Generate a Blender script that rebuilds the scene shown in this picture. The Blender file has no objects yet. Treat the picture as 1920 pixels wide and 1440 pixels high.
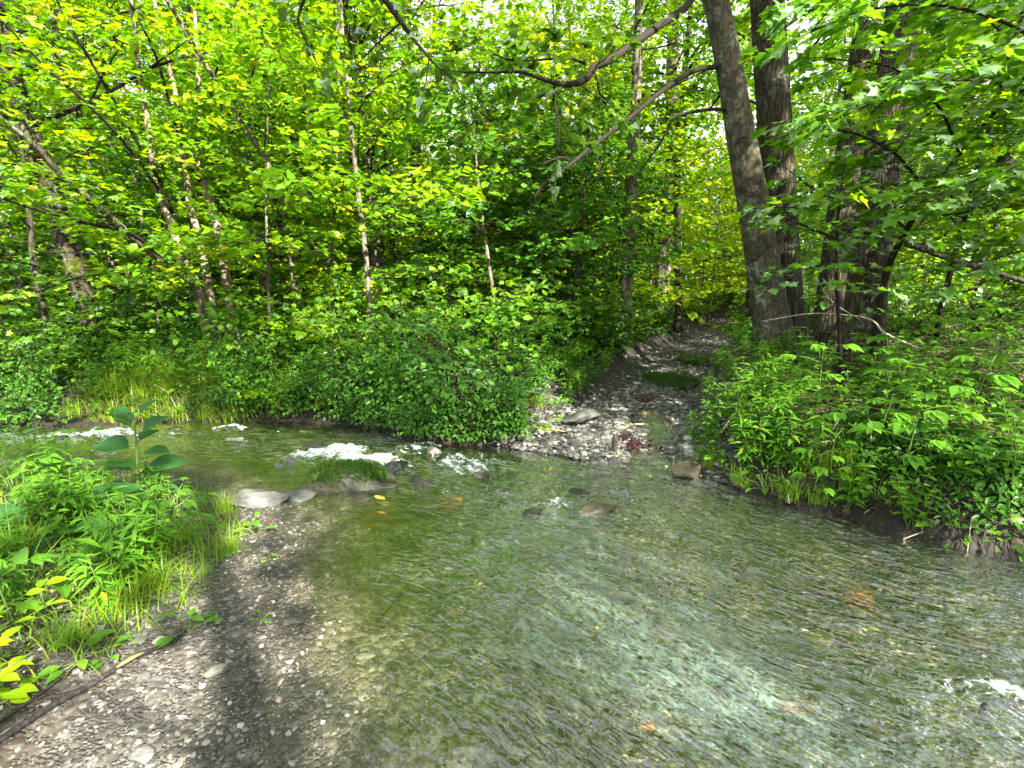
import bpy, math, numpy as np
from mathutils import Matrix, Vector
R = math.radians
sc = bpy.context.scene
COL = sc.collection
# ------------------------------------------------------------------ camera
CAM_H, F, PITCH = 1.6, 950.0, R(10.7)
cam_data = bpy.data.cameras.new("camera")
cam_data.lens = 36 * F / 1920; cam_data.sensor_width = 36
cam_data.clip_start = 0.05; cam_data.clip_end = 600
cam = bpy.data.objects.new("camera", cam_data); COL.objects.link(cam)
cam.location = (0, 0, CAM_H); cam.rotation_euler = (R(90) - PITCH, 0, 0)
sc.camera = cam
# ------------------------------------------------------------------ light
SUN_EL, SUN_AZ = 39.0, 146.0         # azimuth clockwise from +Y: behind the viewer, to the right
world = bpy.data.worlds.new("World"); sc.world = world; world.use_nodes = True
wn = world.node_tree.nodes; wl = world.node_tree.links
bg = wn["Background"]
sky = wn.new("ShaderNodeTexSky"); sky.sky_type = 'NISHITA'; sky.sun_disc = False
sky.sun_elevation = R(SUN_EL); sky.sun_rotation = R(SUN_AZ)
sky.air_density = 1.0; sky.dust_density = 4.0; sky.ozone_density = 1.0
# thin bright cloud over most of the sky
tc = wn.new("ShaderNodeTexCoord"); nz = wn.new("ShaderNodeTexNoise")
nz.inputs['Scale'].default_value = 2.2; nz.inputs['Detail'].default_value = 6
cr = wn.new("ShaderNodeMapRange"); cr.inputs[1].default_value = .32; cr.inputs[2].default_value = .6
mx = wn.new("ShaderNodeMix"); mx.data_type = 'RGBA'
mx.inputs[7].default_value = (7.6, 7.9, 8.6, 1)
wl.new(tc.outputs['Generated'], nz.inputs['Vector']); wl.new(nz.outputs['Fac'], cr.inputs[0])
wl.new(cr.outputs[0], mx.inputs[0]); wl.new(sky.outputs[0], mx.inputs[6])
wl.new(mx.outputs[2], bg.inputs['Color']); bg.inputs['Strength'].default_value = 0.07
sd = bpy.data.lights.new("sun", 'SUN'); sd.energy = 5.0; sd.angle = R(0.5); sd.color = (1.0, .93, .80)
sun = bpy.data.objects.new("sun", sd); COL.objects.link(sun)
_d = Vector((math.sin(R(SUN_AZ)) * math.cos(R(SUN_EL)), math.cos(R(SUN_AZ)) * math.cos(R(SUN_EL)), math.sin(R(SUN_EL))))
sun.rotation_euler = _d.to_track_quat('Z', 'Y').to_euler(); sun.location = (10, -20, 30)
sc.view_settings.view_transform = 'Standard'; sc.view_settings.look = 'None'
sc.view_settings.gamma = 1; sc.view_settings.exposure = 2.5
sc.render.engine = 'CYCLES'
sc.cycles.use_denoising = True
sc.cycles.max_bounces = 6; sc.cycles.diffuse_bounces = 2; sc.cycles.transmission_bounces = 5
sc.cycles.transparent_max_bounces = 8; sc.cycles.caustics_reflective = False; sc.cycles.caustics_refractive = False
sc.cycles.sample_clamp_indirect = 6

# ------------------------------------------------------------------ helpers
rng = np.random.default_rng(11)
def rand(a=0., b=1., n=None): return rng.uniform(a, b, n)
def ray(px, py):
    u = (px - 960) / F; v = (720 - py) / F
    return np.array((u, math.cos(PITCH) + v * math.sin(PITCH), -math.sin(PITCH) + v * math.cos(PITCH)))
def W(px, py, Y):                      # the point of the place seen at px,py and Y metres ahead
    d = ray(px, py); return np.array((0, 0, CAM_H)) + d * (Y / d[1])
def P0(px, py, z=0.):
    d = ray(px, py); return np.array((0, 0, CAM_H)) + d * ((z - CAM_H) / d[2])
def to_px(p):
    x, y, z = p[0], p[1], p[2] - CAM_H
    fy = y * math.cos(PITCH) - z * math.sin(PITCH); vz = y * math.sin(PITCH) + z * math.cos(PITCH)
    fy = max(fy, .01); return 960 + F * x / fy, 720 - F * vz / fy
def ss(x, a=0., b=1.):
    t = np.clip((x - a) / (b - a), 0, 1); return t * t * (3 - 2 * t)
_lat = rng.random((256, 256))
def vnoise(x, y, s=1.):
    x = np.asarray(x, float) * s; y = np.asarray(y, float) * s
    xi = np.floor(x).astype(int); yi = np.floor(y).astype(int); fx = x - xi; fy = y - yi
    fx = fx * fx * (3 - 2 * fx); fy = fy * fy * (3 - 2 * fy)
    g = lambda a, b: _lat[a & 255, b & 255]
    return (g(xi, yi) * (1 - fx) + g(xi + 1, yi) * fx) * (1 - fy) + (g(xi, yi + 1) * (1 - fx) + g(xi + 1, yi + 1) * fx) * fy
def fbm(x, y, s=1., o=4):
    r = 0; a = .5
    for k in range(o): r = r + a * (vnoise(np.asarray(x) + 17.3 * k, np.asarray(y) - 9.1 * k, s) - .5); s *= 2.03; a *= .5
    return r
def spline(pts, n):                    # Catmull-Rom through the points
    p = np.asarray(pts, float); q = np.vstack([2 * p[0] - p[1], p, 2 * p[-1] - p[-2]])
    t = np.linspace(0, len(p) - 1 - 1e-6, n); i = t.astype(int); f = (t - i)[:, None]
    a, b, c, d = q[i], q[i + 1], q[i + 2], q[i + 3]
    return .5 * (2 * b + (c - a) * f + (2 * a - 5 * b + 4 * c - d) * f ** 2 + (3 * b - a - 3 * c + d) * f ** 3)
def seg_dist(x, y, poly):
    """distance to an open polyline, with arc length and signed side of the nearest point"""
    x = np.asarray(x, float).ravel(); y = np.asarray(y, float).ravel()
    best = np.full(x.shape, 1e9); S = np.zeros_like(x); T = np.zeros_like(x); acc = 0.
    for (ax, ay), (bx, by) in zip(poly[:-1], poly[1:]):
        dx, dy = bx - ax, by - ay; L = math.hypot(dx, dy)
        t = np.clip(((x - ax) * dx + (y - ay) * dy) / (L * L), 0, 1)
        ex = x - ax - t * dx; ey = y - ay - t * dy; d = np.hypot(ex, ey)
        m = d < best; best = np.where(m, d, best); S = np.where(m, acc + t * L, S)
        T = np.where(m, np.sign(dx * ey - dy * ex) * d, T); acc += L
    return best, S, T
def inside(x, y, poly):
    x = np.asarray(x, float).ravel(); y = np.asarray(y, float).ravel(); c = np.zeros(x.shape, bool)
    for (ax, ay), (bx, by) in zip(poly, poly[1:] + poly[:1]):
        if ay == by: continue
        m = ((ay > y) != (by > y)) & (x < (bx - ax) * (y - ay) / (by - ay) + ax); c ^= m
    return c

class MB:
    def __init__(s): s.v = []; s.f = []; s.n = 0; s.r = []; s.uv = []
    def add(s, v, faces, r=None, uv=None):
        v = np.asarray(v, float).reshape(-1, 3)
        if not isinstance(faces, list): faces = [faces]
        for f in faces: s.f.append(np.asarray(f, int) + s.n)
        s.v.append(v); s.n += len(v)
        s.r.append(np.full(len(v), rand()) if r is None else np.broadcast_to(r, (len(v),)).astype(float))
    def build(s, name, mat, parent=None, smooth=False, attrs=None, origin=None):
        me = bpy.data.meshes.new(name)
        V = np.vstack(s.v) if s.v else np.zeros((0, 3))
        if origin is not None: V = V - np.asarray(origin)
        me.vertices.add(len(V)); me.vertices.foreach_set('co', V.astype(np.float32).ravel())
        loops = np.concatenate([f.ravel() for f in s.f]); sizes = np.concatenate([np.full(len(f), f.shape[1]) for f in s.f])
        me.loops.add(len(loops)); me.loops.foreach_set('vertex_index', loops.astype(np.int32))
        me.polygons.add(len(sizes)); me.polygons.foreach_set('loop_start', (np.cumsum(sizes) - sizes).astype(np.int32))
        me.polygons.foreach_set('loop_total', sizes.astype(np.int32))
        me.polygons.foreach_set('use_smooth', np.full(len(sizes), bool(smooth)))
        a = me.attributes.new('v', 'FLOAT', 'POINT'); a.data.foreach_set('value', np.concatenate(s.r).astype(np.float32))
        for k, val in (attrs or {}).items():
            if val.ndim == 2:
                a = me.attributes.new(k, 'FLOAT_VECTOR', 'POINT'); a.data.foreach_set('vector', val.astype(np.float32).ravel())
            else:
                a = me.attributes.new(k, 'FLOAT', 'POINT'); a.data.foreach_set('value', val.astype(np.float32))
        me.update(calc_edges=True); me.materials.append(mat)
        o = bpy.data.objects.new(name, me); COL.objects.link(o)
        if parent is not None: o.parent = parent
        elif origin is not None: o.location = origin
        return o
def tag(o, label=None, cat=None, group=None, kind=None):
    if label: o['label'] = label
    if cat: o['category'] = cat
    if group: o['group'] = group
    if kind: o['kind'] = kind
    return o
def empty(name, loc=(0, 0, 0), rz=0.):
    o = bpy.data.objects.new(name, None); COL.objects.link(o); o.location = loc; o.rotation_euler = (0, 0, rz)
    o.empty_display_size = .1; return o
def dup(root):
    r = root.copy(); COL.objects.link(r)
    for ch in list(root.children):
        c = ch.copy(); COL.objects.link(c); c.parent = r
        for g in list(ch.children):
            d = g.copy(); COL.objects.link(d); d.parent = c
    return r
def nrm(a): return a / np.maximum(np.linalg.norm(a, axis=-1, keepdims=True), 1e-9)

def tube(mb, pts, radii, sides=8, rough=0., flare=0., cap=True, r=None):
    p = np.asarray(pts, float); n = len(p); rr = np.interp(np.linspace(0, 1, n), np.linspace(0, 1, len(radii)), radii)
    t = nrm(np.gradient(p, axis=0)); up = np.array((1., 0, 0)) if abs(t[0][2]) > .6 else np.array((0, 0, 1.))
    a = nrm(np.cross(t, up)); b = np.cross(t, a)
    ang = np.linspace(0, 2 * math.pi, sides, endpoint=False)
    k = np.ones((n, sides))
    if rough:
        ph = rand(0, 99)
        L = np.concatenate([[0], np.cumsum(np.linalg.norm(np.diff(p, axis=0), axis=1))])[:, None]
        k += rough * 2 * fbm(np.cos(ang)[None] * 1.3 + ph + 0 * L, np.sin(ang)[None] * 1.3 + L * 1.2, 1.3, 3)
        if flare:
            lob = 1 + .38 * np.cos(ang * 5 + ph) + .2 * np.cos(ang * 3 + 2 * ph)
            k += flare * np.exp(-L / .28) * lob[None]
    ring = p[:, None] + (a[:, None] * np.cos(ang)[None, :, None] + b[:, None] * np.sin(ang)[None, :, None]) * (rr[:, None] * k)[..., None]
    i = np.arange(n - 1)[:, None] * sides; j = np.arange(sides)[None]; j2 = (j + 1) % sides
    f = np.stack([i + j, i + j2, i + sides + j2, i + sides + j], -1).reshape(-1, 4)
    fs = [f]; v = ring.reshape(-1, 3)
    if cap:
        v = np.vstack([v, p[-1], p[0]]); e = (n - 1) * sides; jj = np.arange(sides)
        fs.append(np.stack([e + jj, e + (jj + 1) % sides, np.full(sides, n * sides)], -1))
        fs.append(np.stack([(jj + 1) % sides, jj, np.full(sides, n * sides + 1)], -1))
    mb.add(v, fs, r)

# leaf templates: x along the leaf, y across, z up
def fan(half, c=(.3, 0), fold=.18, droop=.15):
    o = list(half) + [(x, -y) for x, y in half[-2:0:-1]]
    v = [(c[0], 0, 0)] + [(x, y, fold * abs(y) - droop * max(x, 0) ** 2) for x, y in o]; n = len(o)
    return np.array(v), np.array([(0, 1 + i, 1 + (i + 1) % n) for i in range(n)])
MAPLE = fan([(0, 0), (-.1, .2), (.12, .46), (.27, .3), (.6, .58), (.58, .24), (1., 0)])
def strip(ws, fold=.2, droop=.2, L=1.):
    k = len(ws); v = []; f = []
    for i, w in enumerate(ws):
        x = i / (k - 1); z = -droop * x * x
        v += [(x * L, 0, z), (x * L, w, z + fold * w), (x * L, -w, z + fold * w)]
    for i in range(k - 1):
        a = 3 * i; b = a + 3; f += [(a, b, b + 1, a + 1), (a, a + 2, b + 2, b)]
    return np.array(v), np.array(f)
MID = (np.array([(0, 0, 0), (.1, .42, .06), (.6, .4, .03), (1, 0, -.15), (.6, -.4, .03), (.1, -.42, .06)]), np.array([(0, 3, 2, 1), (0, 5, 4, 3)]))
OVM = (np.array([(0, 0, 0), (.3, .26, .05), (.7, .2, .0), (1, 0, -.15), (.7, -.2, .0), (.3, -.26, .05)]), np.array([(0, 3, 2, 1), (0, 5, 4, 3)]))
FAR = (np.array([(0, 0, 0), (.5, .4, .08), (1, 0, -.12), (.5, -.4, .08)]), np.array([(0, 2, 1), (0, 3, 2)]))
OVATE = strip([.001, .2, .27, .24, .13, .001], .25, .25)
LANCE = strip([.001, .09, .12, .1, .05, .001], .3, .35)
HEART = fan([(0, 0), (-.12, .22), (.02, .42), (.3, .46), (.6, .3), (.85, .1), (1.05, 0)], (.3, 0), .15, .2)
BIG = strip([.02, .2, .3, .34, .33, .28, .16, .002], .3, .3)
def leaves(mb, tpl, pos, d, nvec, scale, r=None):
    v, f = tpl; N = len(pos)
    if N == 0: return
    d = nrm(d); s = nrm(np.cross(nvec, d)); n = np.cross(d, s)
    scale = np.broadcast_to(scale, (N,))[:, None, None]
    wob = rng.uniform(.8, 1.2, (N, 1, 1))
    V = pos[:, None] + scale * (v[None, :, 0:1] * d[:, None] + v[None, :, 1:2] * wob * s[:, None] + v[None, :, 2:3] * n[:, None])
    k = len(v); Fc = (f[None] + (np.arange(N) * k)[:, None, None]).reshape(-1, f.shape[1])
    rr = np.repeat(rng.random(N) if r is None else r, k)
    mb.add(V.reshape(-1, 3), Fc, rr)
def randdir(n): return nrm(rng.normal(size=(n, 3)))
def spray(mb, twigs, tpl, start, d, L, width, n, size, tilt=.35, tw_r=.004, droop=.1, rbase=None):
    """one leafy twig: leaves set left and right of a drooping axis, nearly in one plane"""
    d = nrm(np.asarray(d, float)); side = nrm(np.cross(d, (0, 0, 1.)) + 1e-6)
    t = np.sqrt(rng.random(n)); sgn = rng.choice([-1., 1.], n); b = rng.random(n) * width * (1.15 - t * .8)
    pos = start + d * (t * L)[:, None] + side * (sgn * b)[:, None]
    pos[:, 2] += -droop * L * t ** 2 + rng.normal(0, .05 * L, n)
    ld = d * .8 + side * (sgn * rng.uniform(.2, 1.2, n))[:, None] + rng.normal(0, .3, (n, 3)); ld[:, 2] -= .28
    nv = np.array((0, 0, 1.)) + rng.normal(0, tilt, (n, 3))
    rr = None if rbase is None else np.clip(rbase + rng.normal(0, .16, n), 0, 1)
    leaves(mb, tpl, pos, ld, nv, rng.uniform(.65, 1.15, n) * size, rr)
    if twigs is not None:
        q = np.linspace(0, 1, 4)[:, None]; pp = start + d * L * q; pp[:, 2] -= droop * L * q[:, 0] ** 2
        tube(twigs, pp, [tw_r, tw_r * .3], 3, cap=False)
def clothe(mb, twigs, tpl, path, size, step=.35, tw=(.4, 1.0), n=22, start=.25, width=.5, tilt=.35, up=.1, droop=.12):
    """leafy side twigs all along a limb"""
    p = np.asarray(path, float); seg = np.linalg.norm(np.diff(p, axis=0), axis=1); L = seg.sum()
    acc = np.concatenate([[0], np.cumsum(seg)]); s = start * L; sg = 1
    while s < L:
        c = np.array([np.interp(s, acc, p[:, k]) for k in range(3)])
        i = min(np.searchsorted(acc, s), len(p) - 1); i = max(i, 1); t = nrm(p[i] - p[i - 1])
        h = np.cross(t, (0, 0, 1.)); hl = np.linalg.norm(h)
        if hl < .3: a = rand(0, 6.28); h = np.array((math.cos(a), math.sin(a), 0))
        else: h = h / hl * sg
        d = t * rand(.2, .9) + h * rand(.5, 1.1); d[2] = d[2] * .35 + rand(-.15, .25) + up
        l = rand(*tw) * (1.1 - .5 * s / L)
        spray(mb, twigs, tpl, c, d, l, l * width, max(4, int(n * l)), size, tilt, .003 + .004 * l, droop, rand())
        sg = -sg; s += step * rand(.6, 1.4)
    spray(mb, twigs, tpl, p[-1], p[-1] - p[-2], tw[0], tw[0] * width, max(5, int(n * tw[0])), size, tilt, .004, droop, rand())

# ------------------------------------------------------------------ materials
def mat(name):
    m = bpy.data.materials.new(name); m.use_nodes = True; nt = m.node_tree
    for n in list(nt.nodes):
        if n.type != 'OUTPUT_MATERIAL': nt.nodes.remove(n)
    return m, nt, nt.nodes.get('Material Output')
def N(nt, t, **k):
    n = nt.nodes.new('ShaderNode' + t)
    for a, v in k.items():
        if a[0] == 'i' and a[1:].isdigit(): n.inputs[int(a[1:])].default_value = v
        else: setattr(n, a, v)
    return n
def ramp(nt, stops, src=None):
    r = N(nt, 'ValToRGB'); e = r.color_ramp.elements
    while len(e) < len(stops): e.new(.5)
    for k, (p, c) in enumerate(stops): e[k].position = p; e[k].color = (*c, 1)
    if src is not None: nt.links.new(src, r.inputs[0])
    return r.outputs[0]
def math_(nt, op, a, b=None, c=None, clamp=False):
    n = N(nt, 'Math', operation=op, use_clamp=clamp)
    for k, v in enumerate((a, b, c)):
        if v is None: continue
        if isinstance(v, (int, float)): n.inputs[k].default_value = v
        else: nt.links.new(v, n.inputs[k])
    return n.outputs[0]
def mixc(nt, fac, a, b, mode='MIX'):
    n = N(nt, 'Mix', data_type='RGBA', blend_type=mode)
    for k, v in ((0, fac), (6, a), (7, b)):
        if isinstance(v, (int, float)): n.inputs[k].default_value = v
        elif isinstance(v, tuple): n.inputs[k].default_value = (*v, 1)
        else: nt.links.new(v, n.inputs[k])
    return n.outputs[2]
def attr(nt, name, vec=False): n = N(nt, 'Attribute', attribute_name=name); return n.outputs['Vector' if vec else 'Fac']
def noise(nt, scale, detail=4, rough=.55, vec=None, dist=0.):
    n = N(nt, 'TexNoise'); n.inputs['Scale'].default_value = scale; n.inputs['Detail'].default_value = detail
    n.inputs['Roughness'].default_value = rough; n.inputs['Distortion'].default_value = dist
    if vec is not None: nt.links.new(vec, n.inputs['Vector'])
    return n.outputs['Fac']
def voro(nt, scale, vec=None, feature='F1', out='Distance', rnd=1.):
    n = N(nt, 'TexVoronoi', feature=feature); n.inputs['Scale'].default_value = scale; n.inputs['Randomness'].default_value = rnd
    if vec is not None: nt.links.new(vec, n.inputs['Vector'])
    return n.outputs[out]
def mapped(nt, src, scale): n = N(nt, 'Mapping'); n.inputs['Scale'].default_value = scale; nt.links.new(src, n.inputs[0]); return n.outputs[0]
def bump(nt, h, strength, dist): n = N(nt, 'Bump'); n.inputs['Strength'].default_value = strength; n.inputs['Distance'].default_value = dist; nt.links.new(h, n.inputs['Height']); return n.outputs[0]

def leaf_mat(name, cols, trans=.5, tcol=1.65, obj_var=.25, gloss=.06, rare=None):
    m, nt, out = mat(name)
    v = attr(nt, 'v'); oi = N(nt, 'ObjectInfo')
    f = math_(nt, 'ADD', math_(nt, 'MULTIPLY', v, 1 - obj_var), math_(nt, 'MULTIPLY', oi.outputs['Random'], obj_var))
    k = len(cols) - 1
    c = ramp(nt, [(.1 + .8 * i / k, c) for i, c in enumerate(cols)], f)
    if rare is not None: c = mixc(nt, math_(nt, 'GREATER_THAN', math_(nt, 'FRACT', math_(nt, 'MULTIPLY', v, 97.3)), .993), c, rare)
    df = N(nt, 'BsdfDiffuse'); nt.links.new(c, df.inputs[0])
    tr = N(nt, 'BsdfTranslucent')
    nt.links.new(mixc(nt, 1., c, (tcol * 1.15, tcol, tcol * .35), 'MULTIPLY'), tr.inputs[0])
    mx = N(nt, 'MixShader', i0=trans); nt.links.new(df.outputs[0], mx.inputs[1]); nt.links.new(tr.outputs[0], mx.inputs[2])
    gl = N(nt, 'BsdfGlossy'); gl.inputs['Roughness'].default_value = .38; gl.inputs[0].default_value = (.9, .95, .9, 1)
    fr = N(nt, 'Fresnel'); fr.inputs[0].default_value = 1.4
    m2 = N(nt, 'MixShader'); nt.links.new(math_(nt, 'ADD', math_(nt, 'MULTIPLY', fr.outputs[0], .22), gloss * .15), m2.inputs[0])
    nt.links.new(mx.outputs[0], m2.inputs[1]); nt.links.new(gl.outputs[0], m2.inputs[2]); nt.links.new(m2.outputs[0], out.inputs[0])
    return m
L_MAPLE = leaf_mat('maple_leaf', [(.05, .15, .006), (.12, .28, .008), (.24, .42, .008)], rare=(.42, .30, .01))
L_YELLOW = leaf_mat('sunny_leaf', [(.07, .21, .006), (.18, .37, .006), (.39, .50, .006)], rare=(.5, .33, .01))  # yellow of sunlit clumps put into the leaf colour
L_DEEP = leaf_mat('shrub_leaf', [(.03, .10, .012), (.055, .17, .016), (.10, .25, .02)])
L_FRESH = leaf_mat('herb_leaf', [(.06, .17, .015), (.10, .26, .018), (.16, .36, .025)], rare=(.35, .33, .02))
L_BLUE = leaf_mat('dock_leaf', [(.02, .09, .022), (.035, .13, .028), (.05, .16, .032)], gloss=.1)
L_GRASS = leaf_mat('grass_blade', [(.08, .19, .012), (.15, .31, .015), (.30, .38, .03)], rare=(.4, .33, .12))
L_LIME = leaf_mat('lime_leaf', [(.16, .33, .008), (.27, .42, .008), (.40, .48, .012)])  # lime green; at the track end it stands in for sunlight
L_PURPLE = leaf_mat('purple_leaf', [(.03, .006, .012), (.06, .01, .02), (.09, .02, .03)])
L_DARK = leaf_mat('shade_leaf', [(.03, .08, .012), (.05, .12, .016), (.08, .17, .02)])  # dark green with the shade of silhouetted foliage put into the colour

def bark(name, dark, light, lichen=None, furrow=1., scale=9., zs=.16, disp=.03, spots=None):
    m, nt, out = mat(name); tcn = N(nt, 'TexCoord').outputs['Object']
    w = mapped(nt, tcn, (1, 1, zs)); nz_ = noise(nt, scale * .7, 5, .6, w)
    wv = N(nt, 'Mix', data_type='VECTOR'); wv.inputs[0].default_value = .12
    nn = N(nt, 'TexNoise'); nn.inputs['Scale'].default_value = scale * .6; nt.links.new(w, nn.inputs['Vector'])
    nt.links.new(w, wv.inputs[4]); nt.links.new(nn.outputs['Color'], wv.inputs[5])
    vo = voro(nt, scale, wv.outputs[1], 'DISTANCE_TO_EDGE')
    ridge = math_(nt, 'MULTIPLY', math_(nt, 'MINIMUM', vo, .22), 4.5)
    h = math_(nt, 'ADD', math_(nt, 'MULTIPLY', ridge, furrow), math_(nt, 'MULTIPLY', nz_, .6))
    c = ramp(nt, [(.1, dark), (.75, light), (1., tuple(min(1, x * 1.35) for x in light))], math_(nt, 'MULTIPLY', h, 1 / (furrow + .6)))
    if lichen:
        l = noise(nt, 3.3, 5, .7, tcn); l2 = noise(nt, 26., 3, .6, tcn)
        k = math_(nt, 'MULTIPLY', math_(nt, 'MULTIPLY', math_(nt, 'SUBTRACT', l, .5), 7., clamp=True), math_(nt, 'MULTIPLY', math_(nt, 'SUBTRACT', l2, .42), 6., clamp=True), clamp=True)
        c = mixc(nt, k, c, lichen)
    if spots:
        l = noise(nt, 2.2, 6, .75, mapped(nt, tcn, (1, 1, 2.5)))
        c = mixc(nt, math_(nt, 'MULTIPLY', math_(nt, 'SUBTRACT', l, .56), 12., clamp=True), c, spots)
    b = N(nt, 'BsdfPrincipled'); b.inputs['Roughness'].default_value = .9; b.inputs['Specular IOR Level'].default_value = .2
    nt.links.new(c, b.inputs[0]); nt.links.new(bump(nt, h, .9, disp), b.inputs['Normal']); nt.links.new(b.outputs[0], out.inputs[0])
    return m
B_FURROW = bark('furrowed_bark', (.008, .006, .004), (.06, .05, .032), (.12, .14, .09), .9, 24., .16, .02)
B_MOTTLE = bark('mottled_bark', (.02, .017, .010), (.088, .076, .048), (.20, .24, .17), .4, 13., .5, .014, (.02, .018, .012))
B_GREY = bark('grey_bark', (.035, .03, .022), (.15, .125, .10), (.3, .32, .24), .5, 12., .3, .015)
B_DARK = bark('dark_bark', (.01, .008, .006), (.05, .04, .03), (.12, .14, .08), .6, 12., .3, .015)
B_PALE = bark('pale_bark', (.16, .14, .12), (.38, .34, .30), None, .2, 6., .8, .008, (.10, .08, .06))
B_PINK = bark('pink_bark', (.05, .04, .03), (.31, .24, .19), (.3, .27, .16), .4, 8., .5, .012, (.04, .03, .02))
B_TWIG = bark('twig_bark', (.008, .006, .005), (.026, .021, .016), None, .2, 20., .5, .003)
B_STICK = bark('wet_stick', (.010, .009, .009), (.045, .04, .038), None, .5, 30., .3, .004)
B_DEAD = bark('bleached_wood', (.20, .17, .13), (.55, .48, .38), None, .4, 22., .25, .004)
B_STEM = bark('green_stem', (.06, .11, .025), (.14, .22, .05), None, .2, 20., .3, .002)
def plain(name, col, rough=.8, bscale=20, bstr=.3):
    m, nt, out = mat(name); tcn = N(nt, 'TexCoord').outputs['Object']; nf = noise(nt, bscale, 5, .6, tcn)
    b = N(nt, 'BsdfPrincipled'); b.inputs['Roughness'].default_value = rough
    nt.links.new(mixc(nt, nf, tuple(x * .6 for x in col), tuple(min(1, x * 1.35) for x in col)), b.inputs[0])
    nt.links.new(bump(nt, nf, bstr, .01), b.inputs['Normal']); nt.links.new(b.outputs[0], out.inputs[0]); return m
M_SPLIT = plain('split_wood', (.62, .34, .10), .7, 40)
M_LEAFO = plain('fallen_leaf_orange', (.55, .27, .03), .6)
M_LEAFY = plain('fallen_leaf_yellow', (.62, .50, .06), .6)

def stone_mat(name, stops, wet=.35, moss=0.):
    m, nt, out = mat(name); tcn = N(nt, 'TexCoord').outputs['Object']
    oi = N(nt, 'ObjectInfo').outputs['Random']; v = attr(nt, 'v')
    f = math_(nt, 'FRACT', math_(nt, 'ADD', v, oi)); c = ramp(nt, stops, f)
    n1 = noise(nt, 9., 7, .65, mapped(nt, tcn, (1, 1, 2.6)))
    c = mixc(nt, 1., c, ramp(nt, [(.3, (.55, .55, .55)), (.7, (1.25, 1.25, 1.2))], n1), 'MULTIPLY')
    if moss:
        ge = N(nt, 'NewGeometry'); sx = N(nt, 'SeparateXYZ'); nt.links.new(ge.outputs['Normal'], sx.inputs[0])
        k = math_(nt, 'MULTIPLY', math_(nt, 'ADD', sx.outputs[2], math_(nt, 'SUBTRACT', noise(nt, 5, 4, .6, tcn), 1.1 - moss)), 5., clamp=True)
        c = mixc(nt, k, c, ramp(nt, [(.3, (.01, .012, .005)), (.7, (.04, .04, .016))], noise(nt, 40, 3, .6, tcn)))
    b = N(nt, 'BsdfPrincipled'); b.inputs['Roughness'].default_value = wet
    nt.links.new(c, b.inputs[0]); nt.links.new(bump(nt, n1, .6, .03), b.inputs['Normal']); nt.links.new(b.outputs[0], out.inputs[0]); return m
S_GREY = stone_mat('slate_stone', [(0, (.05, .05, .046)), (.5, (.11, .11, .10)), (.85, (.20, .195, .17)), (1, (.36, .35, .32))], .45)
S_BED = stone_mat('bed_stone', [(0, (.06, .055, .03)), (.4, (.17, .165, .09)), (.8, (.26, .25, .15)), (1, (.34, .33, .24))], .4)
S_RUST = stone_mat('rust_stone', [(0, (.16, .08, .02)), (.5, (.32, .15, .025)), (1, (.55, .23, .03))], .4)
S_OCHRE = stone_mat('ochre_stone', [(0, (.35, .28, .05)), (1, (.5, .42, .12))], .4)
S_WHITE = stone_mat('white_stone', [(0, (.30, .295, .27)), (1, (.45, .44, .41))], .5)
S_SLATE = stone_mat('plain_slate', [(0, (.08, .082, .078)), (1, (.13, .132, .125))], .45)
S_BROWN = stone_mat('brown_stone', [(0, (.045, .04, .024)), (1, (.08, .07, .045))], .5)
S_DARKG = stone_mat('dark_gravel', [(0, (.02, .02, .02)), (.5, (.07, .07, .066)), (.85, (.16, .155, .14)), (.96, (.3, .29, .27)), (1, (.5, .48, .45))], .4)
S_MOSS = stone_mat('mossy_stone', [(0, (.012, .010, .008)), (1, (.03, .026, .018))], .5, .9)

# ------------------------------------------------------------------ ground
FAR_B = [(-60, 9), (-25, 7.2), (-12, 6.2), (-7, 5.8), (-5.08, 5.78), (-3.58, 5.95), (-2.6, 6.05), (-1.9, 5.8), (-1.5, 5.55), (-1.0, 5.15), (-.5, 5.02), (-.17, 5.05), (.2, 4.86), (.75, 4.6)]
INLET = [(1.1, 4.75), (1.3, 5.3), (1.55, 6.3), (1.85, 6.4), (1.9, 5.6), (1.72, 4.9)]
RIGHT_B = [(1.6, 4.3), (1.86, 3.8), (2.2, 3.52), (2.45, 3.41), (2.62, 3.12), (2.8, 2.9), (3.1, 2.76), (4.3, 2.1), (7, .8), (14, -4), (32, -14)]
NEAR_B = [(28, -20), (12, -9), (5, -3.4), (1.5, -.9), (.2, .2), (-.55, 1.0), (-.8, 1.5), (-1.0, 1.85), (-1.22, 2.2), (-1.45, 2.65), (-1.66, 3.15), (-2.05, 3.6), (-2.8, 4.0), (-3.65, 4.28), (-4.7, 4.45), (-5.8, 4.3), (-8, 3.7), (-20, 2.5), (-60, 1)]
WATER = FAR_B + INLET + RIGHT_B + NEAR_B
TRACK = [tuple(q) for q in spline([(.9, 4.2), (1.25, 5.4), (1.85, 6.9), (3.0, 9.3), (4.6, 12.4), (6.8, 16.6), (9.0, 21.5), (10, 26), (7, 36)], 60)]
FLOW = [tuple(q) for q in spline([(-26, 4.8), (-12, 5.1), (-6, 5.2), (-3, 4.95), (-1, 4.4), (.4, 3.5), (1.5, 2.5), (3, 1.2), (6, -1), (12, -5), (26, -15)], 120)]
def warp(x, y):
    wb = ss(y, .9, 2.5) * (y < 9)
    return x + wb * (.30 * fbm(x, y, 1.6, 3) + .05 * fbm(x, y, 9, 2)), y + wb * (.30 * fbm(x + 31, y + 7, 1.6, 3) + .06 * fbm(x, y + 5, 9, 2))
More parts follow.
